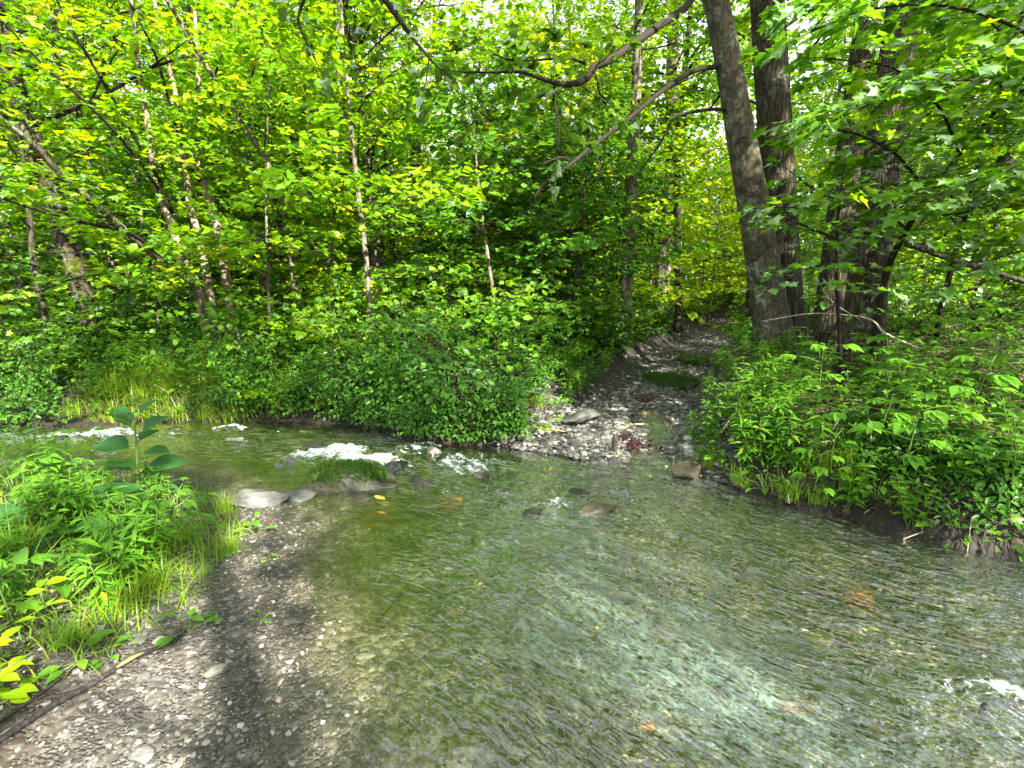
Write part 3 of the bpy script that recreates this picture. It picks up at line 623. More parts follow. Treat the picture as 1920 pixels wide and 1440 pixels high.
def crown_objs(H, base, rad, nl, leaf, lsize, lmat, bmat=None, **k):
    br, lv_ = crown_proto(H, base, rad, nl, leaf, lsize, **k)
    a = br.build('branches', bmat or B_TWIG); b = lv_.build('crown', lmat)
    me = (a.data, b.data)
    bpy.data.objects.remove(a); bpy.data.objects.remove(b); return me
CANOPY = [crown_objs(15, 4.5, 3.2, 34, MID, .15, L_MAPLE), crown_objs(16, 5.5, 2.9, 32, OVM, .15, L_YELLOW),
          crown_objs(14, 3.6, 3.4, 34, MID, .14, L_YELLOW), crown_objs(17, 6.5, 3.0, 30, OVM, .16, L_MAPLE)]
UNDER = [crown_objs(6.0, 1.1, 2.2, 22, MID, .12, L_MAPLE, dens=24, up=.12, step=.3), crown_objs(5.5, .7, 2.0, 24, MID, .11, L_YELLOW, dens=24, up=.1, step=.3),
         crown_objs(7.0, 1.6, 2.4, 24, OVM, .11, L_MAPLE, dens=24, up=.2, step=.3), crown_objs(4.0, .5, 1.6, 18, MID, .11, L_DEEP, dens=26, up=.15, step=.28)]
def trunk_mesh(H, r, bmat, wob=.25, flare=.4, sides=14, rough=.12):
    mb = MB(); z = np.linspace(-.25, H, 22); p = np.stack([wob * fbm(z * .25 + rand(0, 90), z * 0, 1., 2) * 2, wob * fbm(z * .25 + rand(0, 90), z * 0 + 5, 1., 2) * 2, z], -1)
    p[:, :2] -= p[1, :2]; tube(mb, p, [r * 1.08, r, r * .85, r * .6, r * .28, .02], sides, rough, flare); return mb.build('trunk', bmat, smooth=True)
ROWS = {}
def place_tree(name, px, Y, H, r, bmat, crown, desc, cat, group, lean=0., s=1., py=600, x=None, fwd=0.):
    if x is None: d = ray(px, py); x = d[0] / d[1] * Y
    z = hz(x, Y); e = empty(name, (x, Y, z)); t = trunk_mesh(H, r, bmat); t.parent = e
    if crown is not None:
        a = bpy.data.objects.new('branches', crown[0]); b = bpy.data.objects.new('crown', crown[1]); rz = rand(0, 6.28)
        for o in (a, b): COL.objects.link(o); o.parent = e; o.rotation_euler = (0, 0, rz); o.scale = (s, s, s)
    e.rotation_euler = (-R(fwd), R(lean), 0); tag(e, desc, cat, group); ROWS.setdefault(group, []).append((to_px((x, Y, z + 1))[0], e, desc)); return e

# trunks one can pick out in the photograph
T_ = [("forest_tree", 795, 14, 15, .17, B_DARK, 1, 'dark straight trunk left of centre against the sky gap', -1),
 ("forest_tree", 768, 12.5, 14, .085, B_PALE, 1, 'slim pale speckled trunk just left of the dark straight one', -5),
 ("forest_tree", 718, 10.5, 14, .13, B_GREY, 2, 'grey shaggy trunk hung with dead vines behind the bank bush', -2.5),
 ("birch_tree", 614, 10.5, 13, .085, B_PALE, 1, 'white-barked birch curving up to the right, left of centre', 6),
 ("forest_tree", 1030, 13, 14, .10, B_DARK, 1, 'thin dark trunk near the picture centre', -.5),
 ("forest_tree", 1168, 11, 16, .135, B_GREY, 3, 'dark shaggy trunk left of the track with tangled top', 0),
 ("forest_tree", 1238, 17, 17, .24, B_GREY, 3, 'tall grey trunk rising beyond the track into the sky gap', 0),
 ("forest_tree", 1272, 14.5, 14, .10, B_DARK, 2, 'dark trunk on the left edge of the far track', -1),
 ("forest_tree", 1410, 12, 14, .15, B_DARK, 0, 'dark trunk half hidden behind the leaning mottled tree', -1),
 ("forest_tree", 500, 13.5, 14, .12, B_GREY, 2, 'grey trunk right of the many-stemmed maple', 0),
 ("forest_tree", 450, 14.5, 15, .16, B_DARK, 0, 'dark trunk directly behind the many-stemmed maple', -4),
 ("forest_tree", 182, 8.6, 13, .14, B_DARK, 2, 'dark trunk leaning left by the bright far-left grass', -9),
 ("forest_tree", 240, 13, 14, .10, B_GREY, 0, 'slim grey trunk between the dark leaning one and the maple', -6),
 ("forest_tree", 1800, 10.5, 15, .16, B_DARK, 0, 'dark trunk on the right slope leaning right', 9),
 ("forest_tree", 1745, 13, 14, .11, B_DARK, 1, 'thin dark trunk up the right slope', 5),
 ("forest_tree", 1900, 13, 15, .13, B_GREY, 3, 'grey trunk at the far right edge on the slope', 10),
 ("forest_tree", 60, 11, 14, .10, B_GREY, 1, 'slim grey trunk near the left edge of the picture', -6)]
for nm, px, Yd, H, r, bm_, ci, lb, ln in T_:
    sm = (.55 if 900 < px < 1100 else .68) if (650 < px < 1200 and Yd < 14) else 1.
    place_tree(nm, px, Yd, H * sm, r, bm_, CANOPY[ci], lb, 'tree', 'trees one by one beyond the stream', ln, sm)
# the rest of the wood within thirty metres
pts_ = [(o[1].location.x, o[1].location.y) for o in ROWS['trees beyond the stream']] if 'trees beyond the stream' in ROWS else [(e.location.x, e.location.y) for _, e, _ in ROWS['trees one by one beyond the stream']]
cnt = 0; k = 0
while cnt < 46 and k < 4000:
    k += 1; Yd = rand(11, 29); x = rand(-1.25, 1.25) * Yd
    if any((x - a) ** 2 + (Yd - b_) ** 2 < 2.6 ** 2 for a, b_ in pts_): continue
    if seg_dist([x], [Yd], TRACK)[0][0] < (1.8 if Yd < 15 else 3.2): continue
    pxx = to_px((x, Yd, 2))[0]
    sl = abs((x - 8.5) * .83 + (Yd - 21) * .56) < 3.2 and Yd < 24 and Yd > 10
    if 1290 < pxx < 1480 or sl: continue                            # sunny opening above the track
    if 810 < pxx < 1140 and (Yd < 26 or rand() < .8): continue          # the wood is thinner under the gap of sky
    pts_.append((x, Yd)); cnt += 1; i = int(rand(0, 4)); bm_ = [B_GREY, B_DARK, B_PALE, B_GREY][int(rand(0, 4))]
    far_ = 'deep in the wood' if Yd > 20 else 'in the middle of the wood'
    place_tree('forest_tree', 0, Yd, 14 + 3 * rand(), rand(.07, .15), bm_, CANOPY[i], f'slender tree {far_}', 'tree', 'background trees of the wood', rand(-5, 5), rand(.85, 1.15), x=x)
cnt = 0; pts2 = []; k = 0
while cnt < 118 and k < 12000:
    k += 1; Yd = 7.6 + 20 * rand() ** 1.2; x = rand(-1.15, 1.15) * Yd
    if any((x - a) ** 2 + (Yd - b_) ** 2 < 1.25 ** 2 for a, b_ in pts2): continue
    if seg_dist([x], [Yd], TRACK)[0][0] < (1.7 if Yd < 13 else 2.5) or (x > 2.6 and Yd < 9.5): continue
    if abs((x - 8.5) * .83 + (Yd - 21) * .56) < 2 and 10 < Yd < 19: continue
    pts2.append((x, Yd)); cnt += 1; i = int(rand(0, 4)); pxx = to_px((x, Yd, 2))[0]
    if 700 < pxx < 1250 and rand() < .6: i = 1
    elif Yd < 13 and rand() < .5: i = 1 if rand() < .5 else 3
    if 800 < pxx < 1150 and Yd < 16: i = 3 if rand() < .6 else 1
    if (295 < pxx < 430 and Yd < 10) or (590 < pxx < 730 and Yd < 10.5 and rand() < .6): continue
    H = (6, 5, 7, 4)[i]; s = rand(.8, 1.2)
    place_tree('sapling', 0, Yd, H * s, rand(.02, .045), B_DARK if rand() < .6 else B_GREY, UNDER[i], ('leafy green maple sapling', 'bright yellow-green sapling', 'tall thin-stemmed green sapling', 'low deep green sapling')[i], 'sapling', 'saplings under the trees', rand(-8, 8), s, x=x)

LIME_CROWN = crown_objs(5.5, .7, 2.0, 24, MID, .12, L_LIME, dens=24, up=.1, step=.3)  # saplings added to brighten the track end, sunlight put into their leaf colour
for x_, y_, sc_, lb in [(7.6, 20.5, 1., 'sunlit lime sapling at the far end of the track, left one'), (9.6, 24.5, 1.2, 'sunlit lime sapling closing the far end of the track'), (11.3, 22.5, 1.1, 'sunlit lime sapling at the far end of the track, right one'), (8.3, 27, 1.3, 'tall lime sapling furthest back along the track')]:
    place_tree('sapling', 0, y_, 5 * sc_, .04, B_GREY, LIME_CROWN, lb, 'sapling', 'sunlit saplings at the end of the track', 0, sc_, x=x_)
state_ = rng.bit_generator.state  # saplings added to lighten the dark centre through their leaf colour
for px_, y_, k_, s_, lb in [(905, 12.5, 1, 1.25, 'bright yellow-green sapling just left of the thin centre trunk'), (985, 14.5, 2, 1.1, 'tall light green sapling behind the centre trunk'), (1060, 12.0, 1, 1.15, 'bright sapling between the centre trunk and the shaggy one'), (1115, 14.0, 1, 1.3, 'sunny-coloured sapling left of the shaggy trunk'),
                            (1215, 12.8, 1, 1.1, 'sunny-coloured sapling right of the shaggy trunk'), (850, 15, 2, 1.1, 'tall light sapling under the sky gap'), (1020, 17.5, 1, 1.7, 'large bright sapling deep behind the centre trunk'), (1330, 20, 1, 1.2, 'sunny-coloured sapling on the left side of the far track')]:
    d_ = ray(px_, 600); place_tree('sapling', 0, y_, 5.2 * s_, .03, B_GREY, (LIME_CROWN if k_ == 1 and px_ in (985, 1060, 1330) else UNDER[1]), lb, 'sapling', 'bright saplings in the middle of the wood', 0, s_, x=d_[0] / d_[1] * y_)
rng.bit_generator.state = state_
# ------------------------------------------------------------------ named big trees
def px_path(pts, n=None): return spline([W(*p) for p in pts], n or len(pts) * 5)
def special(name, label, base, trunks, limbs, leafy, lsize, lmat, tpl, cat='tree', group=None, **k):
    """trunks / limbs: (name, points, radii, bark, sides, rough, flare); leafy: (path, options)"""
    e = empty(name, tuple(base)); inv = -np.asarray(base, float); br, lv_ = MB(), MB()
    for nm, p, rad, bk, sd_, ro, fl in trunks + limbs:
        mb = MB(); tube(mb, p + inv, rad, sd_, ro, fl); mb.build(nm, bk, e, smooth=True)
    for p, o in leafy: clothe(lv_, br, tpl, p + inv, lsize, **{**k, **o})
    if br.n: br.build('twigs', B_TWIG, e)
    if lv_.n: lv_.build('crown', lmat, e)
    tag(e, label, cat, group); return e
def ground_at(px, py): return G(px, py)
# leaning mottled tree
bA = W(1452, 660, 6.6); bA[2] = hz(bA[0], bA[1]) 
pA = px_path([(1456, 690, 6.6), (1440, 560, 6.6), (1415, 400, 6.6), (1388, 250, 6.55), (1362, 100, 6.5), (1335, -30, 6.45), (1305, -180, 6.4), (1270, -420, 6.3), (1250, -700, 6.0)], 50)
l1 = px_path([(1350, 125, 6.5), (1300, 133, 6.3), (1240, 172, 6.1), (1180, 222, 5.9), (1110, 275, 5.7), (1050, 325, 5.5), (1010, 358, 5.4), (1000, 385, 5.35), (972, 405, 5.3)], 30)
l2 = px_path([(1325, -60, 6.4), (1290, 8, 6.0), (1240, 45, 5.6), (1185, 85, 5.2), (1145, 112, 4.9), (1115, 125, 4.8), (1100, 148, 4.7), (1070, 158, 4.6), (1040, 155, 4.55), (1000, 142, 4.5), (965, 134, 4.4), (925, 136, 4.35), (850, 133, 4.3)], 44)
l3 = px_path([(1365, 205, 6.5), (1330, 205, 6.4), (1285, 213, 6.3), (1262, 222, 6.2), (1240, 265, 6.15), (1205, 315, 6.1), (1178, 358, 6.1)], 24)
l1b = px_path([(1068, 302, 5.6), (1050, 295, 5.5), (1010, 310, 5.4), (970, 320, 5.3), (935, 332, 5.3)], 14)
l2b = px_path([(1098, 120, 4.75), (1080, 112, 4.7), (1060, 108, 4.6), (1000, 113, 4.5), (955, 112, 4.45), (915, 95, 4.4)], 16)
l2c = px_path([(1110, 125, 4.8), (1120, 150, 4.8), (1125, 175, 4.8), (1150, 200, 4.8)], 10)
l2d = px_path([(1040, 158, 4.55), (1038, 190, 4.6), (1045, 220, 4.6), (1048, 255, 4.6), (1046, 285, 4.6)], 10)
top = px_path([(1305, -180, 6.4), (1330, -300, 6.0), (1340, -500, 5.6)], 10)
special('leaning_tree', 'tall mottled grey-barked tree leaning left over the stream with long bare limbs', bA,
    [('trunk', pA, [.24, .205, .18, .155, .135, .125, .12, .1], B_MOTTLE, 40, .08, .5)],
    [('limb', l1, [.032, .024, .018, .008], B_TWIG, 8, .12, 0), ('limb', l2, [.042, .036, .030, .014, .006], B_TWIG, 8, .12, 0), ('limb', l3, [.022, .016, .008], B_TWIG, 8, .12, 0),
     ('limb', l1b, [.012, .006], B_TWIG, 5, .1, 0), ('limb', l2b, [.014, .006], B_TWIG, 5, .1, 0), ('limb', l2c, [.012, .006], B_TWIG, 5, .1, 0), ('limb', l2d, [.012, .005], B_TWIG, 5, .1, 0)],
    [(l2b, dict(start=.1, n=34)), (l2c, dict(start=.1, n=30)), (l2d, dict(start=.1, n=34)), (l2, dict(start=.62, n=30)), (top, dict(start=.1)), (l2[:26], dict(start=.3, n=14, step=.5))],
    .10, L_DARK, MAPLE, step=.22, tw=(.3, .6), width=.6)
bB = W(1478, 650, 6.9); bB[2] = hz(bB[0], bB[1])
pB = px_path([(1484, 690, 6.9), (1470, 560, 6.9), (1462, 400, 6.9), (1450, 200, 6.9), (1438, 0, 6.9), (1425, -250, 6.9), (1415, -600, 6.8), (1405, -900, 6.8)], 50)
special('furrowed_tree', 'straight dark furrowed trunk close behind the leaning mottled tree', bB,
    [('trunk', pB, [.25, .22, .2, .19, .17, .13], B_FURROW, 44, .06, .45)], [],
    [(limb_path(pB[30], (rand(-1, 1), rand(-.6, 1), .4), 3.), {}) for _ in range(5)], .11, L_MAPLE, MAPLE, step=.3, tw=(.4, .9), n=20)
bC = W(1552, 640, 7.6); bC[2] = hz(bC[0], bC[1])
pC = px_path([(1548, 690, 7.6), (1555, 600, 7.6), (1572, 450, 7.6), (1595, 250, 7.6), (1620, 60, 7.6), (1645, -150, 7.6), (1670, -500, 7.6)], 44)
special('furrowed_tree', 'furrowed trunk between the leaning pair and the thick right-hand trunk', bC,
    [('trunk', pC, [.27, .22, .19, .15, .135, .13, .12], B_FURROW, 44, .06, .4)], [], [(limb_path(pC[32], (rand(-1, 1), rand(-.6, 1), .4), 3.2), {}) for _ in range(5)], .11, L_MAPLE, MAPLE, step=.3, tw=(.4, .9), n=20)
bD = W(1618, 690, 6.1); bD[2] = hz(bD[0], bD[1])
pD = px_path([(1612, 720, 6.1), (1616, 640, 6.1), (1632, 480, 6.1), (1650, 330, 6.15), (1675, 150, 6.2), (1700, -30, 6.2), (1730, -250, 6.2), (1760, -600, 6.2)], 44)
special('furrowed_tree', 'thick furrowed trunk at the right with a flared base, nearest of the big trees', bD,
    [('trunk', pD, [.26, .215, .195, .18, .165, .16, .14], B_FURROW, 44, .06, .5)], [], [(limb_path(pD[34], (rand(-1, 1), rand(-.6, 1), .4), 3.2), {}) for _ in range(5)], .11, L_MAPLE, MAPLE, step=.3, tw=(.4, .9), n=20)

def add_crown(e, k, off, s, rz):
    for nm, me in zip(('branches', 'crown'), CANOPY[k]):
        o = bpy.data.objects.new(nm, me); COL.objects.link(o); o.parent = e; o.location = off; o.scale = (s, s, s); o.rotation_euler = (0, 0, rz)
big_ = [o for o in COL.objects if o.name.startswith(('leaning_tree', 'furrowed_tree'))]
for e_, pt, b_, k_, s_, z_ in zip(big_, (pA, pB, pC, pD), (bA, bB, bC, bD), (0, 3, 1, 0), (.95, 1., 1., 1.), (4.2, 5.5, 5.5, 4.2)):
    rz_ = rand(0, 6.28)
    if pt is pA or pt is pC: add_crown(e_, k_, tuple(pt[-1] - b_ - (0, 0, z_)), s_ * .8, rz_)
# many-stemmed maple on the left
bM = W(412, 640, 8.6); bM[2] = hz(bM[0], bM[1])
def stem(pts): return px_path(pts, len(pts) * 6)
m1 = stem([(425, 700, 8.6), (398, 600, 8.6), (380, 530, 8.6), (352, 480, 8.5), (325, 400, 8.4), (300, 340, 8.3), (285, 250, 8.2), (262, 120, 8.0), (240, -60, 7.8)])
m2 = stem([(428, 700, 8.7), (402, 600, 8.7), (388, 520, 8.7), (372, 440, 8.7), (355, 380, 8.7), (345, 290, 8.7), (330, 180, 8.7), (300, 60, 8.6), (280, -60, 8.5)])
m3 = stem([(432, 700, 8.8), (415, 600, 8.8), (405, 500, 8.8), (392, 420, 8.8), (372, 340, 8.8), (360, 290, 8.8), (368, 200, 8.8), (366, 100, 8.8), (364, -20, 8.7)])
m4 = stem([(425, 700, 8.5), (385, 560, 8.3), (330, 510, 7.9), (270, 465, 7.4), (200, 400, 6.9), (125, 338, 6.4), (60, 270, 6.0), (0, 222, 5.7), (-70, 160, 5.4)])
m5 = stem([(200, 400, 6.9), (150, 352, 6.6), (100, 330, 6.3), (40, 312, 6.0), (-60, 295, 5.6)])
m6 = stem([(330, 510, 7.9), (250, 440, 7.2), (170, 420, 6.7), (60, 390, 6.2), (-60, 350, 5.8)])
m7 = stem([(325, 400, 8.4), (260, 300, 7.9), (180, 210, 7.3), (80, 120, 6.8), (-20, 10, 6.4)])
m8 = stem([(300, 340, 8.3), (220, 200, 7.6), (150, 80, 7.1), (90, -30, 6.8)])
m9 = stem([(372, 340, 8.8), (430, 260, 8.6), (470, 150, 8.4), (500, 20, 8.2)])
m10 = stem([(352, 480, 8.5), (270, 510, 7.8), (150, 520, 7.2), (40, 560, 6.8)])
m11 = stem([(345, 290, 8.7), (320, 200, 8.3), (290, 100, 8), (240, 0, 7.8), (200, -60, 7.6)])
st = lambda nm, p, r, bk=B_PINK, f=0.: (nm, p, r, bk, 14 if nm == 'trunk' else 8, .14, f)
lf = dict(start=.12, n=26)
special('many_stemmed_maple', 'many-stemmed maple with sunlit pinkish trunks and long limbs reaching left', bM,
    [st('trunk', m1 - (.16, 0, 0) * (1 - np.linspace(0, 1, len(m1)))[:, None], [.085, .065, .055, .04, .02], f=.3), st('trunk', m2, [.08, .06, .05, .035, .02], f=.3), st('trunk', m3 + (.14, .1, 0) * (1 - np.linspace(0, 1, len(m3)))[:, None], [.095, .075, .06, .04, .02], f=.3)],
    [st('limb', m4, [.06, .045, .035, .02], B_GREY), st('limb', m5, [.025, .02, .012], B_TWIG), st('limb', m6, [.025, .02, .01], B_TWIG), st('limb', m7, [.03, .02, .01], B_TWIG),
     st('limb', m8, [.025, .018, .01], B_TWIG), st('limb', m9, [.025, .018, .01], B_TWIG), st('limb', m10, [.02, .014, .008], B_TWIG), st('limb', m11, [.025, .018, .01], B_TWIG)],
    [(m1, dict(start=.45)), (m2, dict(start=.5)), (m3, dict(start=.5)), (m4, dict(start=.3)), (m5, lf), (m6, lf), (m7, lf), (m8, lf), (m9, lf), (m10, lf), (m11, lf)],
    .105, L_YELLOW, MAPLE, step=.17, tw=(.5, 1.25), n=24, width=.6, up=.05, tilt=.3)
a1 = stem([(556, 600, 8.8), (550, 520, 8.8), (538, 430, 8.7), (525, 370, 8.6), (495, 295, 8.4), (455, 235, 8.2), (410, 160, 8.0), (360, 80, 7.7), (300, -20, 7.4), (230, -120, 7.1)])
ba = W(556, 620, 8.8); ba[2] = hz(ba[0], ba[1]); a1[0, 2] = ba[2] - .1
a2 = stem([(495, 295, 8.4), (500, 250, 8.4), (520, 240, 8.4), (545, 238, 8.4)]); a3 = stem([(400, 150, 8.), (430, 60, 8), (450, -40, 8)])
special('arching_tree', 'slender tree arching up and left over the many-stemmed maple', ba, [st('trunk', a1, [.05, .045, .04, .03, .015], B_GREY, .3)],
    [st('limb', a2, [.014, .008], B_TWIG), st('limb', a3, [.016, .008], B_TWIG)], [(a1, dict(start=.6)), (a3, lf)], .105, L_MAPLE, MAPLE, step=.2, tw=(.4, 1.), n=22, width=.6)

# leaning understory maples at the right, leaves close to the viewer
def under(name, label, pts, r, leafy, sz=.11, lm=L_MAPLE, tpl=MAPLE, **k):
    p = stem(pts); b0 = p[0].copy(); b0[2] = hz(b0[0], b0[1]); p[0, 2] = min(p[0, 2], b0[2]) - .05
    ls = [stem(q) for q in leafy]
    kk = dict(step=.11, tw=(.35, .85), n=30, width=.6, up=.02, tilt=.32); kk.update(k)
    return special(name, label, b0, [st('trunk', p, r, B_TWIG)], [st('limb', q, [.014, .01, .005], B_TWIG) for q in ls], [(p, dict(start=.35))] + [(q, dict(start=.05)) for q in ls], sz, lm, tpl, **kk)
under('understory_maple', 'dark-stemmed young maple leaning right beside the thick right-hand trunk', [(1640, 640, 5.6), (1660, 520, 5.5), (1700, 430, 5.3), (1760, 340, 5.1), (1850, 230, 4.9), (1960, 100, 4.7)], [.035, .03, .02, .01],
    [[(1700, 430, 5.3), (1640, 380, 5.0), (1560, 370, 4.7), (1480, 395, 4.5)], [(1740, 360, 5.1), (1680, 290, 4.8), (1600, 250, 4.6), (1500, 240, 4.4)], [(1800, 290, 5), (1760, 200, 4.7), (1680, 130, 4.4), (1560, 110, 4.2)], [(1720, 400, 5.2), (1800, 400, 4.9), (1900, 370, 4.7)]])
under('understory_maple', 'young maple with layered bright leaves hanging across the right trunks', [(2150, 700, 5.2), (2100, 400, 5.0), (2040, 150, 4.8), (1980, -60, 4.6)], [.06, .05, .04, .02],
    [[(2080, 250, 4.9), (1950, 180, 4.6), (1820, 150, 4.3), (1700, 170, 4.1), (1590, 215, 3.9)], [(2050, 150, 4.8), (1900, 50, 4.5), (1760, 10, 4.2), (1620, 20, 4.0), (1520, 60, 3.8)], [(2100, 380, 5), (1980, 330, 4.7), (1860, 330, 4.4), (1750, 370, 4.2)],
     [(2000, 0, 4.7), (1900, -60, 4.3), (1780, -90, 4.0), (1650, -60, 3.8), (1540, -10, 3.6)], [(2110, 430, 5), (1980, 460, 4.8), (1880, 480, 4.6), (1800, 520, 4.5)], [(2100, 300, 5), (2000, 260, 5.2), (1880, 250, 5.4), (1760, 260, 5.6)]], lm=L_FRESH)
under('understory_maple', 'thin leaning maple on the right slope with dark leaves', [(1760, 600, 7.5), (1790, 480, 7.5), (1830, 330, 7.4), (1880, 150, 7.3), (1930, -20, 7.2)], [.04, .03, .02],
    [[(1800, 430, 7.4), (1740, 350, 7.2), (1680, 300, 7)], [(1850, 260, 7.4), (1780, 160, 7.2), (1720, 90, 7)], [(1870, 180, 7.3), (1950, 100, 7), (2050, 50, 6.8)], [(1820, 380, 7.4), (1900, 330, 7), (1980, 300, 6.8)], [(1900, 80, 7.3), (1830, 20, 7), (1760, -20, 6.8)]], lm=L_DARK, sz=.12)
under('understory_maple', 'slim sapling stem in front of the thick right-hand trunk with pale leaf tiers', [(1578, 705, 4.9), (1572, 600, 4.9), (1568, 500, 4.85), (1572, 400, 4.8), (1580, 330, 4.8)], [.02, .017, .012, .006],
    [[(1570, 530, 4.85), (1610, 535, 4.6), (1650, 545, 4.4)], [(1570, 500, 4.85), (1520, 500, 4.6), (1460, 530, 4.4)], [(1572, 450, 4.8), (1500, 420, 4.6), (1440, 400, 4.4)], [(1572, 430, 4.8), (1650, 440, 4.6), (1720, 450, 4.4)], [(1575, 380, 4.8), (1520, 350, 4.6), (1480, 320, 4.5)]], lm=L_FRESH, tw=(.2, .4), n=26, sz=.085)
# branch of a basswood hanging in from above
bw = stem([(560, -260, 3.2), (640, -120, 3.2), (715, -10, 3.2), (752, 42, 3.2), (785, 85, 3.15), (820, 125, 3.1)])
bw2 = stem([(752, 42, 3.2), (715, 75, 3.2), (680, 110, 3.2)]); bw3 = stem([(640, -120, 3.2), (580, -20, 3.1), (560, 40, 3.1), (590, 110, 3.1)]); bw4 = stem([(805, 105, 3.1), (800, 145, 3.1), (795, 170, 3.1)])
bt = np.array((-3.3, -1.2, hz(-3.3, -1.2))); tb = spline([bt - (0, 0, .2), bt + (.1, .1, 2), bt + (.1, .2, 4), bt + (.3, .5, 7), bt + (.5, .6, 10)], 24)
bwj = spline([tb[11], tb[11] + (.5, 1.2, .7), bw[0]], 12)
special('basswood_tree', 'dark heart-leaved branch hanging in from above at top centre-left', bt, [st('trunk', tb, [.2, .17, .13, .06], B_GREY, .4)],
    [st('limb', bwj, [.06, .035, .022], B_TWIG), st('limb', bw, [.022, .016, .006], B_TWIG), st('limb', bw2, [.007, .004], B_TWIG), st('limb', bw3, [.01, .005], B_TWIG), st('limb', bw4, [.005, .003], B_TWIG)],
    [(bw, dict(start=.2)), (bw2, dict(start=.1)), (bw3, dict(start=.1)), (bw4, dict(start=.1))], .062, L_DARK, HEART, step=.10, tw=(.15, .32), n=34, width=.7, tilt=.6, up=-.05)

# the trees behind and beside the viewer that shade the ford
for i, (x, y, c_, s) in enumerate([(4.6, -6.3, 0, 1.), (9, -2.0, 2, 1.), (-1, -10, 3, .9), (9, -9, 1, 1.), (11.5, 2.5, 3, 1.), (-5.5, -6, 2, .8), (13, -3, 1, 1.), (-5.2, .6, 3, .85), (6.6, 1.6, 0, .8), (-9, 1.5, 0, .9)]):
    place_tree('shade_tree', 0, y, 14 * s, .16, B_GREY, CANOPY[c_], 'tree behind the viewer shading the ford', 'tree', 'trees behind the viewer', rand(-2, 2), s, x=x)

# ------------------------------------------------------------------ shrubs and herbs
def shrub_proto(h, rad, n, tpl, size, lm, step=.13, tw=(.2, .5), dens=34, arch=.5):
    e = empty('shrub'); br, lv_ = MB(), MB()
    for i in range(n):
        a = i * 2.4 + rand(-.4, .4); f = rand(.15, 1.) ** .6; d = np.array((math.cos(a) * f, math.sin(a) * f, rand(.5, 1.1) * h / rad))
        p = limb_path(np.array((math.cos(a) * .1, math.sin(a) * .1, -.05)), d, rad * rand(.5, 1.5) * max(1, h / rad) * .8, 8, .2, arch)
        tube(br, p, [.012, .008, .003], 4, cap=False); clothe(lv_, br, tpl, p, size, step, tw, dens, .2, .6, .45)
    br.build('stems', B_TWIG, e); lv_.build('foliage', lm, e); return e
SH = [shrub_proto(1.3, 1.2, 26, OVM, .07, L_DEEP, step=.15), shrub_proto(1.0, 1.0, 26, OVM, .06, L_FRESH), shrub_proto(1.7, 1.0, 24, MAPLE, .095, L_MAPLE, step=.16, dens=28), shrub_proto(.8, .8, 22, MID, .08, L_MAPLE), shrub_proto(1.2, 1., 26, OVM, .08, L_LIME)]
sh_used = set()
def copy_of(protos_, used_, k, name, loc, s, rz, label, cat, group, tilt=(0, 0)):
    o = protos_[k] if k not in used_ else dup(protos_[k]); used_.add(k); o.name = name
    o.location = loc; o.scale = (s, s, s) if isinstance(s, float) or isinstance(s, int) else s; o.rotation_euler = (tilt[0], tilt[1], rz)
    tag(o, label, cat, group); return o
